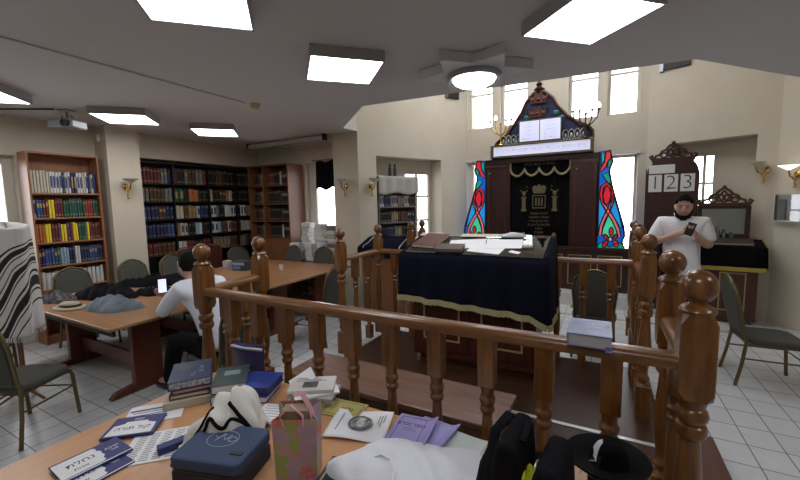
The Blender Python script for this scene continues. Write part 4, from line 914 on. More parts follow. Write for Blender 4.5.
# sconces and wall case
def sconce(label, loc, rz, kind=0):
    t = thing('wall_sconce', label, 'wall lamp', loc, rz, 'brass wall sconces')   # local -Y points away from the wall
    MB().lathe([(.045, 0), (.045, .008), (.03, .02), (.001, .024)], n=16, M=Matrix.Rotation(PI/2, 4, 'X')).build('back_plate', M_gold, t, smooth=50)
    MB().tube([(0, -.02, 0), (0, -.06, -.05), (0, -.12, -.03), (0, -.15, .05)], .010, 8).tube([(0, -.02, -.02), (0, -.05, -.11), (0, -.03, -.15)], .011, 8).ball((0, -.045, -.16), .018).ball((0, -.06, -.055), .02).build('arm', M_gold, t, smooth=60)
    MB().lathe([(.015, .05), (.035, .065), (.10, .105), (.105, .112), (.09, .112), (.03, .075), (.001, .07)], (0, -.15, 0), 20).build('glass_shade', mat('frosted_shade', (.62, .60, .52), .3) if kind == 0 else mat('lit_shade', (.9, .85, .7), .3, emit=2.0, ecol=(1, .9, .72)), t, smooth=50)
sconce('brass wall sconce with bowl shade on the left pillar', (-6.255, 2.99, 2.08), PI/2)
sconce('brass wall sconce on the left face of the middle pillar', (-3.84, 5.195, 2.06), 0)
sconce('brass wall sconce on the right face of the middle pillar', (-3.475, 5.39, 2.06), ang)
sconce('brass wall sconce with white shade above the right velvet cabinet', (1.96, 6.885, 2.10), math.atan2(-.92, .38))
sconce('lit brass wall sconce cut off by the right edge of the photo', (2.19, 6.65, 2.02), math.atan2(-.82, .57), 1)
wa = math.atan2(-.82, .57)
t = thing('wall_case', 'narrow glass wall case with papers inside at the right edge', 'display case', (2.16, 6.68, 1.40), wa)
b = MB(); b.slab(-.17, .30, -.06, -.0, 0, .02).slab(-.17, .30, -.06, 0, .36, .38).slab(-.17, -.155, -.06, 0, .02, .36).slab(.285, .30, -.06, 0, .02, .36).slab(-.155, .285, -.008, 0, .02, .36); b.build('frame', mat('pale_metal_frame', (.5, .49, .45), .4, .5), t)
MB().slab(-.03, .26, -.02, -.0085, .04, .33).build('notice', mat('bluish_notice', (.45, .48, .58), .6), t); MB().slab(-.14, -.05, -.03, -.0085, .03, .30).build('grey_folder', mat('grey_folder', (.22, .25, .25), .6), t)
MB().slab(-.155, .285, -.058, -.054, .02, .36).build('glass_front', M_glass, t)

# ---------------------------------------------------------------- the cluttered front table
FZ = .70
t = thing('table', 'pale beech laminate table in the foreground covered with books and bags', 'table', (-.96, .90, 0))
MB().slab(-1.19, 1.19, -.62, .64, FZ-.03, FZ).build('table_top', M_ftable, t, bevel=.006)
MB().slab(-1.10, 1.10, .52, .545, FZ-.10, FZ-.031).slab(-1.10, 1.10, -.55, -.525, FZ-.10, FZ-.031).build('apron', M_black, t)
for s in (-1, 1): MB().slab(s*.85-.035, s*.85+.035, -.14, .14, .06, FZ-.031).slab(s*.85-.035, s*.85+.035, -.45, .45, 0, .06).build('leg', M_tleg, t, bevel=.006)
def sheet(name, label, cat, x, y, z, w, h, rz, m, th=.002, group=None, bend=0.0):
    t = thing(name, label, cat, (x, y, z), rz, group)
    if bend: MB().grid(14, 10, lambda u, v: (w*(u-.5), h*(v-.5), .001+bend*(.5+.5*math.sin(u*5+v*3)))).build('page', m, t, smooth=60, solid=th)
    else: MB().slab(-w/2, w/2, -h/2, h/2, 0, th).build('page', m, t)
    return t
def lines(t, w, h, z, rows, m=M_print, th=.006, cols=1, gap=.1, top=.9, bot=.1, nm='printed_lines', jag=.25):
    b = MB()
    for k in range(rows):
        y = h*(.5-(1-top))-(top-bot)*h*k/max(1, rows-1)
        for c in range(cols):
            a = -w/2*.86+c*w*.86/cols; e = a+w*.86/cols*(1-gap)-random.random()*jag*w/cols
            b.slab(a, e, y-th/2, y+th/2, z, z+.0004)
    return b.build(nm, m, t)
# blue and white booklets
def booklet(x, y, z, rz, label, th=.006):
    t = thing('booklet', label, 'booklet', (x, y, z), rz, 'navy and white booklets'); w, h = .235, .165
    MB().slab(-w/2, w/2, -h/2, h/2, 0, th).build('cover', M_navyp, t, bevel=.001)
    sc = [(-w/2+.002, -h/2+.016), (.02, -h/2+.016), (.030, -h/2+.025), (.026, -.04), (.038, -.02), (.034, 0), (.038, .02), (.026, .04), (.030, h/2-.025), (.02, h/2-.012), (-w/2+.002, h/2-.012)]
    MB().prism(sc, th, th+.0006, 'xy').build('white_panel', M_paper, t)
    lettering('title', 'נחלת', .043, M_navyp, t, (-.035, .010, th+.0008), (0, 0, 0), .0003, True); lettering('subtitle', 'אבות', .024, M_navyp, t, (-.045, -.035, th+.0008), (0, 0, 0), .0003, True)
    lettering('emblem', 'ישיבת', .022, M_paper, t, (.075, .015, th+.0006), (0, 0, 0), .0003, True); lettering('emblem', 'אור', .022, M_paper, t, (.075, -.010, th+.0006), (0, 0, 0), .0003, True)
    MB().slab(-w/2+.01, w/2-.002, -h/2+.004, -h/2+.010, th, th+.0005).build('white_rule', M_paper, t)
    return t
booklet(-1.765, .63, FZ+.001, 1.53, 'lower navy and white booklet half covered by another at the lower left')
booklet(-1.85, .665, FZ+.009, 1.50, 'upper navy and white booklet at lower left corner of the table', .008)
t = thing('booklet', 'navy booklet with a white wavy panel lying behind the lower left booklets', 'booklet', (-1.945, .875, FZ+.006), .72, 'navy and white booklets')
MB().slab(-.11, .11, -.085, .085, 0, .012).build('cover', M_navyp, t, bevel=.002)
MB().prism([(-.095, -.075), (.095, -.075), (.09, .005), (.05, .02), (.045, .035), (-.045, .035), (-.05, .02), (-.09, .005)], .012, .0126, 'xy').build('white_panel', M_paper, t)
lettering('title', 'קול תורה', .040, M_navyp, t, (0, -.025, .0128), (0, 0, 0), .0003, True); lettering('emblem', 'קובץ', .022, M_paper, t, (0, .055, .0122), (0, 0, 0), .0003, True)
t = sheet('flyer', 'white printed flyer with a navy stripe under the wavy panel booklet', 'flyer', -2.0, 1.00, FZ+.001, .26, .19, .85, M_paper); MB().slab(-.12, .12, .035, .05, .002, .0025).build('navy_stripe', M_navyp, t); lines(t, .24, .15, .002, 4, M_navyp, .006, 1, .1, .62, .1)
t = sheet('flyer', 'white timetable sheet with columns of small print beside the blue case', 'flyer', -1.69, .87, FZ+.001, .30, .235, .78, M_paper); lines(t, .29, .22, .002, 15, M_print, .004, 5, .22, .95, .06, jag=.15)
t = thing('booklet', 'thin navy booklet standing out from under the white cloth', 'booklet', (-1.615, .90, FZ+.003), -.35)
MB().slab(-.022, .022, -.09, .09, 0, .03).build('cover', M_navyp, t, bevel=.003)
# book stack at left
def bk(label, x, y, z, w, h, th, rz, cover, pages=M_cream, group=None):
    t = thing('book', label, 'book', (x, y, z), rz, group)
    MB().slab(-w/2, w/2, -h/2, h/2, 0, .004).slab(-w/2, w/2, -h/2, h/2, th-.004, th).slab(-w/2, -w/2+.005, -h/2, h/2, .004, th-.004).build('cover', cover, t, bevel=.001)
    MB().slab(-w/2+.006, w/2-.006, -h/2+.005, h/2-.005, .0045, th-.0045).build('pages', pages, t); return t
M_nbook = mat('navy_book_cloth', (.022, .034, .085), .45, noise_amt=.25, nscale=12); M_bbook = mat('brown_book_cloth', (.10, .035, .03), .5); M_gbook = mat('grey_green_book_cloth', (.055, .085, .085), .45)
sx, sy = -2.015, 1.21
bk('thick cream paged book at bottom of the left stack on the front table', sx+.0, sy-.01, FZ+.001, .235, .30, .040, .93, M_cream, M_cream, 'left book stack on the front table')
bk('brown covered book, second from bottom of the left stack', sx+.0, sy, FZ+.042, .19, .265, .026, .90, M_bbook, M_cream, 'left book stack on the front table')
bk('pinkish paged book third from bottom of the left stack', sx+.005, sy+.005, FZ+.069, .19, .26, .024, .96, M_bbook, mat('pink_pages', (.45, .30, .28), .8), 'left book stack on the front table')
t = bk('navy decorated book on top of the left stack', sx, sy, FZ+.094, .20, .27, .045, .92, M_nbook, mat('blue_white_pages', (.35, .38, .45), .7, noise_amt=.7, nscale=60), 'left book stack on the front table')
MB().slab(-.07, .0, .02, .10, .045, .0455).build('dark_label', mat('dark_label', (.05, .07, .06), .5), t); lettering('title', 'תלמוד', .035, mat('faded_silver_print', (.25, .28, .34), .5), t, (.05, .0, .0455), (0, 0, -PI/2), .0003, True); lettering('title', 'בבלי', .03, mat('faded_silver_print', (.25, .28, .34), .5), t, (.015, -.06, .0455), (0, 0, -PI/2), .0003, True)
bk('grey blue hardback under the grey green book beside the left stack', -1.82, 1.315, FZ+.001, .17, .25, .05, .75, mat('slate_cover', (.10, .13, .16), .5), M_paper, 'books right of the left stack')
t = bk('grey green hardback with pale label beside the left stack', -1.835, 1.33, FZ+.052, .18, .25, .045, .80, M_gbook, M_paper, 'books right of the left stack'); MB().slab(-.04, .045, .0, .06, .045, .0455).build('pale_label', mat('pale_green_label', (.25, .32, .30), .6), t)
bk('blue paper-bound book under the bright blue book', -1.68, 1.37, FZ+.001, .20, .20, .035, .42, mat('bright_blue_cover', (.02, .045, .26), .45), M_paper, 'bright blue books')
t = bk('bright blue book lying on another blue book near the railing', -1.67, 1.385, FZ+.037, .20, .19, .045, .36, mat('bright_blue_cover', (.02, .045, .26), .45), M_navyp, 'bright blue books'); lettering('title', 'סידור', .035, mat('blue_relief', (.05, .09, .38), .4), t, (0, 0, .0452), (0, 0, 0), .0008, True)
t = thing('pouch', 'purple velvet pouch with silver embroidered edge standing by the railing', 'pouch', (-1.90, 1.50, FZ+.001), .12)
MB().grid(20, 12, lambda u, v: (-.125+.25*u, -.03*math.sin(u*PI)*math.sin(v*PI)**.5, .21*v)).grid(20, 12, lambda u, v: (-.125+.25*u, .03*math.sin(u*PI)*math.sin(v*PI)**.5, .21*v)).build('body', mat('purple_velvet', (.035, .02, .10), .8, sheen=.3), t, smooth=60)
MB().tube([(-.12, -.006, .185), (0, -.03, .19), (.12, -.006, .185)], .010, 6).build('silver_band', mat('silver_braid', (.5, .5, .55), .4, .6), t)
MB().slab(-.115, .115, -.018, .018, 0, .004).build('base_seam', mat('purple_velvet', (.035, .02, .10), .8, sheen=.3), t)
# navy zipped case with logo
t = thing('case', 'navy zipped fabric case with a round white logo, beside the gift bag', 'case', (-1.305, .885, FZ+.001), .30)
M_cbl = mat('navy_case_fabric', (.040, .065, .14), .75, bump=.3, bscale=200)
def rr(w, h, r=.03, n=5):
    return [(sx_*(w/2-r)+r*math.cos(a), sy_*(h/2-r)+r*math.sin(a)) for sx_, sy_, a0 in ((1, 1, 0), (-1, 1, PI/2), (-1, -1, PI), (1, -1, 1.5*PI)) for a in [a0+PI/2*k/n for k in range(n+1)]]
MB().prism(rr(.30, .235), 0, .060).build('lower_shell', mat('dark_case_side', (.018, .022, .035), .7), t, bevel=.008)
MB().prism(rr(.292, .228), .0605, .070).build('zip_band', M_blackp, t)
MB().prism(rr(.30, .235), .0705, .118).build('lid', M_cbl, t, bevel=.010)
lg = MB(); lg.tube([(.065*math.cos(a*PI/16)-.01, .05*math.sin(a*PI/16)+.02, .1185) for a in range(32)], .0014, 4, True)
lg.tube([(-.035, .0, .119), (-.02, .05, .119), (0, .01, .119), (.015, .045, .119)], .0022, 4).tube([(.032+.018*math.cos(a*PI/8), .02+.014*math.sin(a*PI/8), .119) for a in range(16)], .002, 4, True).tube([(-.05, .03, .119), (-.03, .02, .119), (-.012, .05, .119)], .002, 4)
lg.build('logo', mat('pale_print', (.42, .46, .55), .6), t)
MB().slab(.075, .125, -.062, -.046, .118, .121).build('name_tag', M_blackp, t)
MB().tube([(-.152, -.09, .065), (-.175, -.03, .07), (-.175, .03, .07), (-.152, .09, .065)], .010, 6).build('handle', M_blackf, t)
# white cloth with dark hem bunched over the case
def sleeve(u, v):
    # limp folded cloth: u along its length, v across
    cx = -1.615+.30*u+.02*math.sin(u*6); cy = .915+.20*u**.8
    wd = .055+.085*math.sin(PI*min(1, u*1.02))**.6+.03*u; hh = (.035+.185*math.sin(PI*u**1.35)**.8)*(1-.10*math.sin(u*15))
    a = PI*v; s = math.cos(a); k = abs(math.sin(a))**.75
    wr = .012*math.sin(u*21+v*5)*k+.014*fbm(u*5, v*4, 3)*k
    return (cx+.55*s*wd+wr, cy-.85*s*wd+.4*wr, FZ+.004+hh*k+(.012*math.sin(v*19+u*8))*k)
wc = MB().grid(60, 36, sleeve).build('cloth', M_clothw, None, smooth=70, solid=.006)
tag(wc, 'white cotton cloth with dark hem bunched over the navy case', 'cloth')
def hem(f, n, r):
    MB().tube([Vector(sleeve(*f(k/n)))+Vector((0, -.004, .005)) for k in range(n+1)], r, 6).build('dark_hem', M_blackf, wc, smooth=60)
hem(lambda t: (.30+.62*t, .20+.05*math.sin(t*9)), 30, .008); hem(lambda t: (.62+.36*t, .36-.16*t), 20, .008); hem(lambda t: (.10+.28*t, .10+.30*t), 16, .006)
# floral gift bag
def bag_mat():
    m = bpy.data.materials.new('floral_paper'); m.use_nodes = True; nt = m.node_tree; b = nt.nodes['Principled BSDF']; b.inputs['Roughness'].default_value = .35
    tc = nt.nodes.new('ShaderNodeTexCoord'); v = nt.nodes.new('ShaderNodeTexVoronoi'); v.inputs['Scale'].default_value = 24
    n = nt.nodes.new('ShaderNodeTexNoise'); n.inputs['Scale'].default_value = 14
    a = nt.nodes.new('ShaderNodeMixRGB'); a.blend_type = 'ADD'; a.inputs[0].default_value = .06
    sp = nt.nodes.new('ShaderNodeSeparateColor'); r = nt.nodes.new('ShaderNodeValToRGB')
    nt.links.new(tc.outputs['Object'], a.inputs[1]); nt.links.new(n.outputs['Color'], a.inputs[2]); nt.links.new(a.outputs[0], v.inputs['Vector'])
    nt.links.new(v.outputs['Color'], sp.inputs[0]); nt.links.new(sp.outputs[0], r.inputs['Fac']); nt.links.new(r.outputs['Color'], b.inputs['Base Color'])
    cs = [(.36, .27, .36), (.33, .26, .36), (.40, .29, .36), (.27, .36, .10), (.36, .34, .10), (.40, .28, .34), (.62, .13, .06)]
    r.color_ramp.interpolation = 'LINEAR'; r.color_ramp.elements[0].color = (*cs[0], 1); r.color_ramp.elements[1].color = (*cs[6], 1)
    for i in range(1, 6): e = r.color_ramp.elements.new(i/6); e.color = (*cs[i], 1)
    return m
bgt = thing('gift_bag', 'floral paper gift bag with pink ribbon handles standing on the front table', 'gift bag', (-1.02, 1.01, FZ+.001), .52)
w, d, h = .155, .09, .245
def side(f): return MB().grid(8, 10, f)
B = MB()
fl = lambda v: 1+.10*v
B.grid(8, 8, lambda u, v: (w*(u-.5)*fl(v), -d/2*(1-.05*v), h*v)).grid(8, 8, lambda u, v: (w*(u-.5)*fl(v), d/2*(1+.25*v), h*(v*1.10)))
B.grid(6, 8, lambda u, v: (w/2*fl(v)-(.03*math.sin(u*PI)*v), -d/2*(1-.05*v)+u*d*(1+.1*v), h*v*(1+.1*u))).grid(6, 8, lambda u, v: (-w/2*fl(v)+(.03*math.sin(u*PI)*v), -d/2*(1-.05*v)+u*d*(1+.1*v), h*v*(1+.1*u)))
B.slab(-w/2, w/2, -d/2, d/2, 0, .002)
B.build('paper_body', bag_mat(), bgt, solid=.0015)
M_pink = mat('pink_ribbon', (.62, .30, .33), .5)
MB().tube([(-.04, -.046, .225), (-.05, -.05, .265), (-.01, -.035, .30), (.035, -.05, .265), (.035, -.046, .225)], .009, 6, flat=.25).build('ribbon_handle', M_pink, bgt, smooth=60)
MB().tube([(-.03, .055, .25), (-.02, .045, .30), (.02, .02, .315), (.06, -.01, .26), (.075, -.035, .17)], .012, 6, flat=.2).build('ribbon_handle', M_pink, bgt, smooth=60)
MB().slab(-.05, .05, -.025, .03, .12, .27).build('tissue_paper', mat('brown_tissue', (.30, .22, .15), .8), bgt)
# pile of pamphlets
px_, py_ = -1.36, 1.475
z = FZ+.001
for k, (nm, c, w_, h_, th, a) in enumerate((('thick white booklet at the bottom of the pamphlet pile', M_paper, .24, .17, .022, .5), ('brown edged magazine second from bottom of the pamphlet pile', mat('brown_magazine', (.22, .13, .09), .5), .23, .165, .016, .62), ('grey newspaper third from bottom of the pamphlet pile', mat('newsprint', (.42, .41, .39), .8), .25, .16, .014, .30), ('white leaflet sticking out of the pamphlet pile', M_paper, .23, .16, .010, .85))):
    t = thing('pamphlet', nm, 'pamphlet', (px_+.01*k, py_-.004*k, z), a, 'pamphlet pile on the front table'); MB().slab(-w_/2, w_/2, -h_/2, h_/2, 0, th).build('pages', c, t, bevel=.001); z += th+.001
t = thing('pamphlet', 'white pamphlet with a dark photo on top of the pamphlet pile', 'pamphlet', (px_, py_, z), .55, 'pamphlet pile on the front table')
MB().slab(-.12, .12, -.08, .08, 0, .018).build('pages', mat('news_paper', (.60, .60, .57), .8), t, bevel=.001); MB().slab(-.05, .03, -.045, .02, .018, .0186).build('dark_photo', mat('dark_photo', (.10, .10, .09), .6, noise_amt=.6, nscale=30), t); lines(t, .22, .14, .018, 3, M_print, .005, 1, .1, .96, .72)
t = sheet('leaflet', 'white folded leaflet leaning up at the back of the pamphlet pile', 'leaflet', -1.46, 1.50, FZ+.075, .14, .10, 1.1, M_paper); t.rotation_euler = (.25, -.45, .9)
t = sheet('letter', 'white letter sheet lying between cloth and gift bag', 'paper', -1.42, 1.27, FZ+.006, .21, .15, .30, M_paper); lines(t, .2, .14, .002, 6, M_print, .003)
t = sheet('letter', 'white note under the letter sheet beside the gift bag', 'paper', -1.37, 1.235, FZ+.001, .18, .12, .05, M_paper)
# yellow booklet, portrait page, violet booklets, pale sheet
t = thing('booklet', 'yellow booklet with black title near the railing', 'booklet', (-1.14, 1.455, FZ+.001), .12)
MB().slab(-.105, .105, -.075, .075, 0, .006).build('cover', mat('yellow_paper', (.42, .36, .12), .7), t); lettering('title', 'גליון', .042, M_ink, t, (.02, .0, .0062), (0, 0, .0), .0003, True)
b = MB(); b.slab(-.095, .095, .058, .061, .006, .0064).slab(-.095, .095, -.061, -.058, .006, .0064).slab(-.095, -.092, -.058, .058, .006, .0064).slab(.092, .095, -.058, .058, .006, .0064); b.build('border', M_ink, t)
t = sheet('page', 'large white page with grey oval portrait print in the table middle', 'paper', -.985, 1.375, FZ+.002, .285, .235, .30, M_paper, .003, bend=.012)
q = MB(); q.prism([(.056*math.cos(a)*(1.0 if math.cos(a) < .6 else 1.12), .055*math.sin(a)) for a in [2*PI*k/24 for k in range(24)]], .0155, .0165)
q.build('oval_print', mat('grey_portrait_print', (.22, .22, .23), .8, noise_amt=.7, nscale=45), t); MB().prism([(.022*math.cos(a)+.006, .036*math.sin(a)) for a in [2*PI*k/16 for k in range(16)]], .0166, .017).build('oval_face_print', mat('light_grey_print', (.48, .48, .48), .8, noise_amt=.4, nscale=50), t)
MB().tube([(.05*math.cos(a*PI/10), .049*math.sin(a*PI/10), .0167) for a in range(20)], .0018, 4, True).build('ring_print', M_ink, t)
for a_, b_, c_ in ((-.10, -.07, .07), (.085, .0, .07), (.098, -.02, .07), (.11, .02, .08)): MB().slab(a_, a_+.0035, b_, c_, .0155, .016).build('margin_text', M_print, t)
M_vio = mat('violet_paper', (.33, .29, .58), .6)
for k, (x, y, z_0, rz, lb) in enumerate(((-.655, 1.45, FZ+.001, -.10, 'rolled edge violet booklet under the titled violet booklet'), (-.735, 1.425, FZ+.012, .12, 'violet booklet with framed black title beside the white cloth'))):
    t = thing('booklet', lb, 'booklet', (x, y, z_0), rz, 'violet booklets')
    MB().grid(14, 6, lambda u, v: (.19*(u-.5), .24*(v-.5), .004+.022*max(0, (u-.75)/.25)**1.5)).build('cover', M_vio, t, smooth=60, solid=.007)
    if k:
        b = MB()
        for s in (-1, 1): b.slab(s*.075-.001, s*.075+.001, -.10, .10, .0076, .0084) if s < 0 else b.slab(.045, .047, -.10, .10, .0076, .0084)
        b.slab(-.075, .046, .099, .101, .0076, .0084); b.build('frame_print', M_ink, t); lettering('title', 'ספר זכרון', .034, M_ink, t, (-.015, .045, .0082), (0, 0, 0), .0003, True); lines(t, .10, .12, .0078, 2, M_print, .002, 1, .1, .62, .5)
t = sheet('page', 'pale greenish white sheet right of the violet booklets', 'paper', -.47, 1.44, FZ+.001, .23, .18, -.12, mat('pale_green_paper', (.55, .60, .58), .8)); lettering('print', 'דף', .03, M_navyp, t, (.03, -.03, .0022), (0, 0, 0), .0003, True)
# picture frame corner, translucent white cloth bag
t = thing('picture_frame', 'black framed pane with gold line at the lower edge, under white cloth', 'picture frame', (-.83, 1.02, FZ+.001), .2)
MB().slab(-.10, .10, -.14, .14, 0, .012).build('frame', M_blackp, t, bevel=.002); MB().slab(-.085, .085, -.125, .125, .0121, .0128).build('gold_line', M_goldp, t); MB().slab(-.078, .078, -.118, .118, .0129, .0135).build('glass_front', mat('dark_glass', (.03, .04, .045), .08), t)
vm = bpy.data.materials.new('sheer_white_cloth'); vm.use_nodes = True; b_ = vm.node_tree.nodes['Principled BSDF']; b_.inputs['Base Color'].default_value = (.80, .82, .88, 1); b_.inputs['Roughness'].default_value = .8; b_.inputs['Alpha'].default_value = .86; MATS['sheer_white_cloth'] = vm
wb = mound('cloth_bag', vm, (-.565, 1.165, FZ+.014), .31, .22, .055, .32, 8, .30, folds=7, sharp=2.0)
tag(wb, 'sheer white cloth bag with piped edge spread in front of the violet booklets', 'cloth')
MB().tube([(-.84, 1.05, .715), (-.80, 1.13, .742), (-.74, 1.17, .765), (-.68, 1.14, .785), (-.63, 1.08, .797), (-.60, 1.0, .782)], .0045, 6).build('white_piping', M_paper, wb, smooth=60)
# backpack
t = thing('backpack', 'open black backpack with yellow inside at the lower right of the table', 'backpack', (-.145, 1.20, FZ+.001), -.10)
def bpk(u, v, y0, dd):
    a = PI*u; w_ = .125; hgt = .235
    x = -w_*math.copysign(abs(math.cos(a))**.6, math.cos(a)); z = .01+hgt*abs(math.sin(a))**.6
    return (x, y0+dd*v, z)
bb = MB()
def pillow(x0, x1, y0, y1, z1, n=14):
    q = MB(); N = 26
    for_prof = [(x0+(x1-x0)*(.5-.5*math.copysign(abs(math.cos(PI*k/N))**.55, math.cos(PI*k/N))), z1*abs(math.sin(PI*k/N))**.5) for k in range(N+1)]
    q.prism(for_prof, y0, y1, 'xz'); return q
pillow(-.015, .085, -.13, .10, .265).build('front_pocket', M_blackf, t, bevel=.025, smooth=60, seg=4)
pillow(-.135, -.045, -.12, .11, .30).build('back_panel', M_blackf, t, bevel=.02, smooth=60, seg=4)
MB().slab(-.13, .10, -.125, .115, 0, .02).slab(-.05, .0, .06, .115, .02, .17).build('base', M_blackf, t, bevel=.008)
MB().grid(12, 12, lambda u, v: (-.047+.034*u, -.115+.16*v, .06+.13*math.sin(v*PI)**.6+.012*math.sin(u*11+v*7))).build('yellow_lining', mat('acid_yellow_cloth', (.55, .60, .02), .5, bump=.5, bscale=60), t, smooth=60, solid=.01)
MB().tube([(-.10, .10, .26), (-.13, .07, .30), (-.155, -.01, .27), (-.165, -.07, .12), (-.15, -.11, .02)], .020, 8, flat=.35).build('shoulder_strap', M_blackf, t, smooth=60)
MB().tube([(-.11, .11, .25), (-.165, .09, .24), (-.205, .0, .13), (-.20, -.09, .04), (-.16, -.12, .015)], .018, 8, flat=.35).build('shoulder_strap', M_blackf, t, smooth=60)
MB().tube([(-.06, .08, .28), (-.05, .02, .32), (-.05, -.05, .29)], .011, 8, flat=.5).build('carry_loop', M_blackf, t, smooth=60)
MB().tube([(-.02+.0*k, -.125+.24*k/12, .03+.17*math.sin(PI*k/12)**.5) for k in range(13)], .004, 6).build('zip', M_metalg, t)
tag(mound('cloth', M_clothw, (-.375, 1.395, FZ+.004), .045, .04, .085, .3, 31, .3), 'small bunched white cloth left of the backpack straps', 'cloth')
# hat and papers at right
t = thing('hat', 'black wide brimmed hat lying upturned against the railing', 'hat', (.04, 1.43, FZ+.001), .3)
hat = [(.001, 0), (.07, .0), (.085, .012), (.092, .11), (.11, .124), (.165, .126), (.190, .134), (.197, .146), (.190, .146), (.162, .137), (.11, .134), (.086, .122), (.078, .018), (.001, .012)]
MB().lathe([(r*.69, z) for r, z in hat], n=36, sy=.95).build('felt_body', mat('black_felt', (.005, .005, .006), .8, spec=.15), t, smooth=60)
MB().lathe([(r*.69, z) for r, z in [(.0925, .075), (.0965, .076), (.0995, .108), (.092, .11)]], n=36, sy=.95).build('ribbon_band', M_blackp, t, smooth=60)
tag(MB().grid(10, 10, lambda u, v: (-.035+.07*u, -.035+.07*v, .02*math.sin(u*5+v*4)+.10*u)).build('paper', M_paper, smooth=60, solid=.002, loc=(-.01, 1.45, FZ+.06)), 'folded white paper sticking up inside the upturned hat', 'paper')
tag(MB().slab(-.05, .05, -.11, .11, 0, .004).build('envelope', M_paper, loc=(.17, 1.25, FZ+.001), rot=(0, 0, .15)), 'white envelope beneath the hat at the right table edge', 'envelope')
t = thing('pouch', 'black velvet pouch standing inside the upturned hat', 'pouch', (.055, 1.40, FZ+.02), .1)
pillow(-.05, .055, -.025, .025, .19).build('body', M_bvelvet, t, bevel=.02, smooth=60, seg=3)
MB().tube([(-.04, -.026, .15), (-.05, -.035, .10), (-.03, -.03, .06)], .004, 6).build('drawstring', M_blackp, t)
tag(mound('cloth', M_clothw, (-.045, 1.16, FZ+.001), .04, .05, .10, .1, 41, .3), 'crumpled white cloth between backpack and black pouch', 'cloth')
# book on the railing
t = bk('blue and white hardback book lying on the front railing', -.03, 1.64, 1.191, .155, .21, .05, 0, mat('pale_blue_cover', (.20, .24, .38), .4), mat('grey_white_pages', (.45, .45, .46), .7))
MB().slab(-.07, .07, -.10, .10, .05, .0505).build('dust_cover', mat('blue_dust_cover', (.13, .17, .33), .35, noise_amt=.4, nscale=9), t); lettering('title', 'שיעורי', .030, mat('silver_title', (.45, .47, .52), .4), t, (.02, .035, .0507), (0, 0, 0), .0003, True); lettering('title', 'חומש', .024, mat('silver_title', (.45, .47, .52), .4), t, (.02, .0, .0507), (0, 0, 0), .0003, True)
MB().slab(.055, .075, -.16, -.105, .01, .012).build('bookmark_ribbon', M_navyp, t)
# ---------------------------------------------------------------- on the reading table
def slant(o, x, y, rz=0, up=.014):
    o.rotation_euler = (Matrix.Rotation(sl, 4, 'X') @ Rz(rz)).to_euler(); o.location = (x, y, zc(y)+up)
slant(bk('large brown leather book lying on the left of the reading table', 0, 0, 0, .26, .36, .03, 0, M_bbook), -1.58, 3.60, -.12)
slant(bk('smaller brown book in the front middle of the reading table', 0, 0, 0, .27, .15, .03, 0, mat('dull_brown_cloth', (.085, .045, .04), .5), M_print), -1.30, 3.42, .05)
for k, (x, y, w_, h_, rz, lb) in enumerate(((-1.18, 3.58, .36, .25, .2, 'white sheet behind the smaller brown book on the reading table'), (-.95, 3.47, .32, .22, -.15, 'white sheet in the front middle of the reading table'), (-.82, 3.60, .34, .24, .1, 'large white sheet at the right half of the reading table'), (-.68, 3.40, .10, .05, -.4, 'small white card at the front edge of the reading table'), (-1.66, 3.81, .26, .10, 0, 'pale folded cloth strip at the back left of the reading table'), (-1.10, 3.80, .42, .09, .03, 'cream sheet at the back of the reading table'))):
    slant(sheet('sheet', lb, 'paper', 0, 0, 0, w_, h_, 0, M_paper if k < 4 else M_cream, .0015), x, y, rz, .012+.002*k)
o = mound('plastic_wrap', mat('crumpled_wrap', (.42, .43, .45), .15), (-.78, 3.79, zc(3.79)+.02), .14, .05, .04, .1, 17, .3)
tag(o, 'crumpled shiny plastic wrap at the back right of the reading table', 'wrap')
tag(mound('cloth', M_clothw, (-.05, 4.72, .46), .20, .15, .54, 0, 25, .2, sharp=2), 'white cloth heaped on the chair behind the rear railing', 'cloth')
tag(mound('bag', mat('beige_olive_bag', (.30, .24, .13), .6), (-.10, 4.86, .46), .2, .06, .20, 0, 27, .1, sharp=3), 'olive beige bag on the chair behind the white cloth', 'bag')

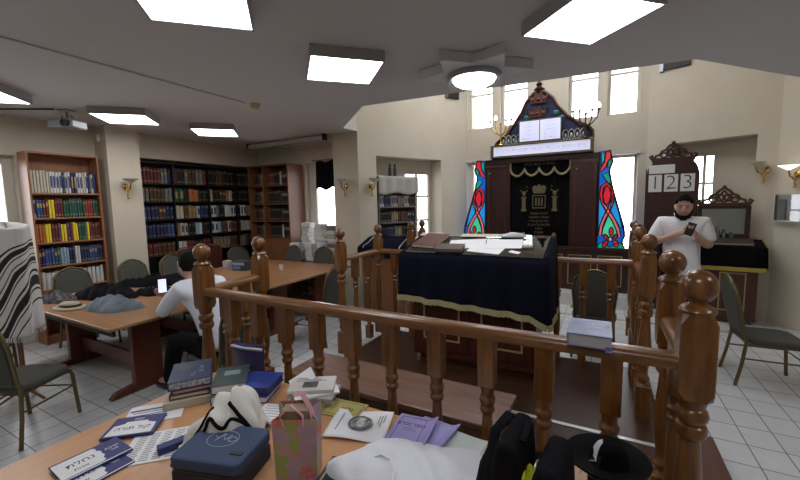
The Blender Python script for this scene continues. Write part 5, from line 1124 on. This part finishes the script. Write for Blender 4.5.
# ---------------------------------------------------------------- people
def skin(name, nodes, edges, m, parent, root=0, sub=2):
    keys = list(nodes); me = bpy.data.meshes.new(name)
    me.from_pydata([nodes[k][:3] for k in keys], [(keys.index(a), keys.index(b)) for a, b in edges], []); me.materials.append(m)
    o = bpy.data.objects.new(name, me); C.objects.link(o); o.parent = parent
    o.modifiers.new('skin', 'SKIN').use_smooth_shade = True
    for i, k in enumerate(keys):
        sv = me.skin_vertices[0].data[i]; r = nodes[k][3:]; sv.radius = (r[0], r[-1]); sv.use_root = (i == root)
    s = o.modifiers.new('sub', 'SUBSURF'); s.levels = sub; s.render_levels = sub
    return o
def chain(*ks): return list(zip(ks, ks[1:]))
def hand(N, E, wrist, pre, palm_dir, spread, curl, thumb):
    w = Vector(N[wrist][:3]); d = Vector(palm_dir).normalized(); s = Vector(spread).normalized(); c = Vector(curl).normalized(); th = Vector(thumb).normalized()
    pc = w+d*.045; N[pre+'palm'] = (*pc, .030, .017); E.append((wrist, pre+'palm'))
    for k, (o_, L) in enumerate(((-.030, .058), (-.010, .068), (.010, .064), (.029, .05))):
        a = pc+d*.042+s*o_; b = a+d*L*.5+c*L*.25; e = b+d*L*.15+c*L*.5
        for q, p, r in ((f'{pre}f{k}a', a, .0105), (f'{pre}f{k}b', b, .009), (f'{pre}f{k}c', e, .0075)): N[q] = (*p, r)
        E += [(pre+'palm', f'{pre}f{k}a'), (f'{pre}f{k}a', f'{pre}f{k}b'), (f'{pre}f{k}b', f'{pre}f{k}c')]
    a = w+d*.03+th*.032; b = a+th*.02+d*.028; e = b+d*.022+c*.012
    for q, p, r in ((pre+'ta', a, .012), (pre+'tb', b, .0105), (pre+'tc', e, .0085)): N[q] = (*p, r)
    E += [(pre+'palm', pre+'ta'), (pre+'ta', pre+'tb'), (pre+'tb', pre+'tc')]
def cap(name, c, rad, keep, m, parent, M=None, n=28, q=18):
    vs, fs = [], []
    for j in range(q+1):
        for i in range(n):
            a, p = 2*PI*i/n, PI*j/q; vs.append((math.sin(p)*math.cos(a), math.sin(p)*math.sin(a), math.cos(p)))
    for j in range(q):
        for i in range(n):
            f = (j*n+i, j*n+(i+1) % n, (j+1)*n+(i+1) % n, (j+1)*n+i); mid = sum((Vector(vs[k]) for k in f), Vector())/4
            if keep(mid): fs.append(f)
    b = MB(); b.add([(c[0]+x*rad[0], c[1]+y*rad[1], c[2]+z*rad[2]) for x, y, z in vs], fs, M)
    return b.build(name, m, parent, smooth=70, solid=.012)
# man standing with a phone
man = thing('person', 'bearded man in white short-sleeved shirt standing and looking at his phone', 'person', (.79, 5.13, 0), -.12)
N = {'pelvis': (0, 0, .97, .125, .095), 'waist': (0, 0, 1.12, .135, .10), 'chest': (0, .0, 1.32, .145, .105), 'upper': (0, .005, 1.46, .115, .082), 'neck': (0, -.005, 1.545, .060), 'jaw': (0, -.065, 1.59, .060, .068), 'face': (0, -.085, 1.65, .073, .084), 'brow': (0, -.075, 1.705, .073, .084), 'crown': (0, -.05, 1.75, .046, .055),
     'sl': (-.185, 0, 1.475, .070), 'el': (-.275, -.07, 1.24, .048), 'wl': (-.035, -.27, 1.37, .031, .026), 'sr': (.185, 0, 1.475, .070), 'er': (.235, -.05, 1.22, .048), 'wr': (.115, -.27, 1.345, .031, .026)}
E = chain('pelvis', 'waist', 'chest', 'upper', 'neck', 'jaw', 'face', 'brow', 'crown')+chain('upper', 'sl', 'el', 'wl')+chain('upper', 'sr', 'er', 'wr')
for s, k in ((-1, 'l'), (1, 'r')):
    N['h'+k] = (s*.085, 0, .90, .078); N['k'+k] = (s*.105, -.015, .50, .058); N['a'+k] = (s*.11, .03, .10, .045); N['t'+k] = (s*.12, -.13, .045, .045, .035)
    E += chain('pelvis', 'h'+k, 'k'+k, 'a'+k, 't'+k)
N['nose'] = (0, -.172, 1.615, .013); E.append(('face', 'nose'))
for s, k in ((-1, 'l'), (1, 'r')): N['ear'+k] = (s*.080, -.05, 1.655, .013, .02); E.append(('face', 'ear'+k))
hand(N, E, 'wl', 'hl', (.75, -.45, .40), (0, .55, -.85), (.5, .6, .2), (.2, -.2, .9)); hand(N, E, 'wr', 'hr', (-.40, -.45, .75), (.3, .5, -.6), (-.7, .5, .1), (-.2, -.5, .8))
skin('body', N, E, M_skin, man)
SH = {'hem': (0, 0, .86, .188, .148), 'pelvis': (0, 0, .98, .178, .138), 'waist': (0, 0, 1.12, .182, .140), 'chest': (0, .0, 1.32, .195, .143), 'upper': (0, .005, 1.455, .155, .112), 'collar': (0, .0, 1.525, .078, .074), 'sl': (-.185, 0, 1.475, .083), 'ml': (-.245, -.045, 1.33, .078), 'nl': (-.265, -.06, 1.275, .074), 'sr': (.185, 0, 1.475, .083), 'mr': (.222, -.03, 1.32, .078), 'nr': (.232, -.043, 1.26, .074)}
sh1 = skin('shirt', SH, chain('hem', 'pelvis', 'waist', 'chest', 'upper', 'collar')+chain('upper', 'sl', 'ml', 'nl')+chain('upper', 'sr', 'mr', 'nr'), M_shirt, man, 2)
MB().tube([(-.06, -.05, 1.555), (-.07, .01, 1.575), (0, .06, 1.58), (.07, .01, 1.575), (.06, -.05, 1.555), (.03, -.10, 1.515)], .016, 8, flat=.6).tube([(-.06, -.05, 1.555), (-.03, -.10, 1.515)], .016, 8, flat=.6).build('collar', M_shirt, sh1, smooth=60)
MB().slab(.075, .15, -.158, -.152, 1.30, 1.39).build('breast_pocket', M_shirt, sh1, bevel=.002)
TR = {'w': (0, 0, 1.08, .150, .112), 'p': (0, 0, .92, .174, .134), **{a+k: v for s, k in ((-1, 'l'), (1, 'r')) for a, v in (('h', (s*.095, 0, .86, .112)), ('k', (s*.105, -.015, .50, .082)), ('a', (s*.11, .02, .05, .07)))}}
skin('trousers', TR, chain('w', 'p', 'hl', 'kl', 'al')+chain('p', 'hr', 'kr', 'ar'), M_trous, man, 1)
for s in (-1, 1):
    sh_ = {'h': (s*.11, .06, .048, .042), 'm': (s*.115, -.04, .048, .048, .044), 't': (s*.122, -.15, .042, .044, .036)}
    skin('shoe', sh_, chain('h', 'm', 't'), M_blackp, man, 1)
HM = T(0, -.075, 1.668) @ Matrix.Rotation(.60, 4, 'X') @ Matrix.Scale(.93, 4)
cap('hair', (0, .012, .02), (.088, .102, .108), lambda p: p.z > .12 and p.y > -.55+.55*(1-p.z)-.25 or (p.y > .15 and p.z > -.45), M_hair, man, HM)
HM = T(0, -.075, 1.668) @ Matrix.Rotation(.36, 4, 'X') @ Matrix.Scale(.92, 4)
cap('beard', (0, -.030, -.078), (.080, .082, .100), lambda p: p.y < .4 and p.z < .40-.62*max(0, -p.y), M_hair, man, HM)
for s in (-1, 1): MB().ball((s*.029, -.164, 1.640), .011, .006, .005, 8, 6).build('eye', M_ink, man); MB().tube([(s*.013, -.163, 1.660), (s*.03, -.163, 1.663), (s*.046, -.151, 1.657)], .004, 5).build('eyebrow', M_hair, man)
ph = thing('phone', 'dark smartphone held by the standing bearded man', 'phone', tuple(Matrix.Translation((.79, 5.13, 0)) @ Rz(-.12) @ Vector((.055, -.335, 1.425))), -.2); ph.rotation_euler = (-.5, .3, -.2)
MB().slab(-.037, .037, -.004, .004, -.075, .075).build('case', M_blackp, ph, bevel=.004); MB().slab(-.034, .034, .0041, .0046, -.07, .07).build('screen', M_screen, ph)
# seated man reading his phone
m2 = thing('person', 'dark haired man in white shirt seated at the long table reading his phone', 'person', (-2.98, 2.08, 0), -PI/2)
N = {'pelvis': (0, 0, .55, .12, .09), 'waist': (0, -.05, .70, .12, .09), 'chest': (0, -.17, .90, .135, .10), 'upper': (0, -.27, 1.02, .108, .08), 'neck': (0, -.335, 1.10, .056), 'jaw': (0, -.395, 1.145, .062, .070), 'face': (0, -.415, 1.21, .076, .09), 'brow': (0, -.405, 1.27, .076, .09), 'crown': (0, -.375, 1.32, .048, .058),
     'sl': (-.18, -.27, 1.02, .06), 'el': (-.24, -.55, .80, .045), 'wl': (-.06, -.83, .875, .030, .025), 'sr': (.18, -.27, 1.02, .06), 'er': (.22, -.50, .805, .045), 'wr': (.02, -.72, .80, .030, .025)}
E = chain('pelvis', 'waist', 'chest', 'upper', 'neck', 'jaw', 'face', 'brow', 'crown')+chain('upper', 'sl', 'el', 'wl')+chain('upper', 'sr', 'er', 'wr')
for s, k in ((-1, 'l'), (1, 'r')):
    N['h'+k] = (s*.085, -.08, .53, .072); N['k'+k] = (s*.115, -.47, .53, .056); N['a'+k] = (s*.11, -.66, .10, .045); N['t'+k] = (s*.115, -.82, .05, .043, .035)
    E += chain('pelvis', 'h'+k, 'k'+k, 'a'+k, 't'+k)
N['nose'] = (0, -.515, 1.185, .013); E.append(('face', 'nose'))
for s, k in ((-1, 'l'), (1, 'r')): N['ear'+k] = (s*.085, -.385, 1.21, .014, .022); E.append(('face', 'ear'+k))
hand(N, E, 'wl', 'hl', (.5, -.8, .25), (.2, .2, -.9), (.6, .2, .3), (.2, .1, .9)); hand(N, E, 'wr', 'hr', (-.35, -.85, .25), (-.2, .2, -.9), (-.6, .2, .3), (-.2, .1, .9))
skin('body', N, E, M_skin, m2)
SH = {'hem': (0, .03, .47, .172, .14), 'pelvis': (0, .01, .55, .172, .14), 'waist': (0, -.05, .70, .166, .134), 'chest': (0, -.17, .90, .184, .138), 'upper': (0, -.265, 1.02, .148, .11), 'collar': (0, -.315, 1.08, .072, .07), 'sl': (-.19, -.27, 1.025, .083), 'el': (-.24, -.545, .805, .062), 'nl': (-.10, -.775, .865, .040), 'sr': (.19, -.27, 1.025, .083), 'er': (.22, -.495, .812, .060), 'nr': (.065, -.705, .803, .040)}
skin('shirt', SH, chain('hem', 'pelvis', 'waist', 'chest', 'upper', 'collar')+chain('upper', 'sl', 'el', 'nl')+chain('upper', 'sr', 'er', 'nr'), M_shirtb, m2, 2)
TR = {'p': (0, -.0, .53, .168, .118), **{a+k: v for s, k in ((-1, 'l'), (1, 'r')) for a, v in (('h', (s*.095, -.09, .53, .108)), ('k', (s*.115, -.48, .53, .084)), ('m', (s*.113, -.57, .33, .074)), ('a', (s*.11, -.655, .055, .070)))}}
skin('trousers', TR, chain('p', 'hl', 'kl', 'ml', 'al')+chain('p', 'hr', 'kr', 'mr', 'ar'), M_trous, m2)
for s in (-1, 1): skin('shoe', {'h': (s*.11, -.63, .048, .044), 'm': (s*.113, -.73, .048, .05, .046), 't': (s*.118, -.85, .044, .046, .038)}, chain('h', 'm', 't'), M_blackp, m2, 1)
HM = T(0, -.40, 1.225)
cap('hair', (0, .012, .022), (.086, .102, .110), lambda p: p.z > .12 and p.y > -.72+.5*(1-p.z)-.25 or (p.y > -.12 and p.z > -.62), M_hair, m2, HM)
cap('face_mask', (0, -.022, -.055), (.074, .082, .062), lambda p: p.y < -.1 and abs(p.z) < .8, mat('blue_mask_cloth', (.08, .16, .34), .8), m2, HM)
for s in (-1, 1): MB().ball((s*.03, -.495, 1.232), .012, .006, .007, 8, 6).build('eye', M_ink, m2)
ph = thing('phone', 'lit smartphone held by the seated man above the table', 'phone', (-3.865, 2.095, .975)); ph.rotation_euler = Vector((.75, -.42, .5)).to_track_quat('Y', 'Z').to_euler()
MB().slab(-.037, .037, -.004, .004, -.075, .075).build('case', M_blackp, ph, bevel=.004); MB().slab(-.034, .034, .0041, .0046, -.07, .07).build('screen', M_screen, ph)
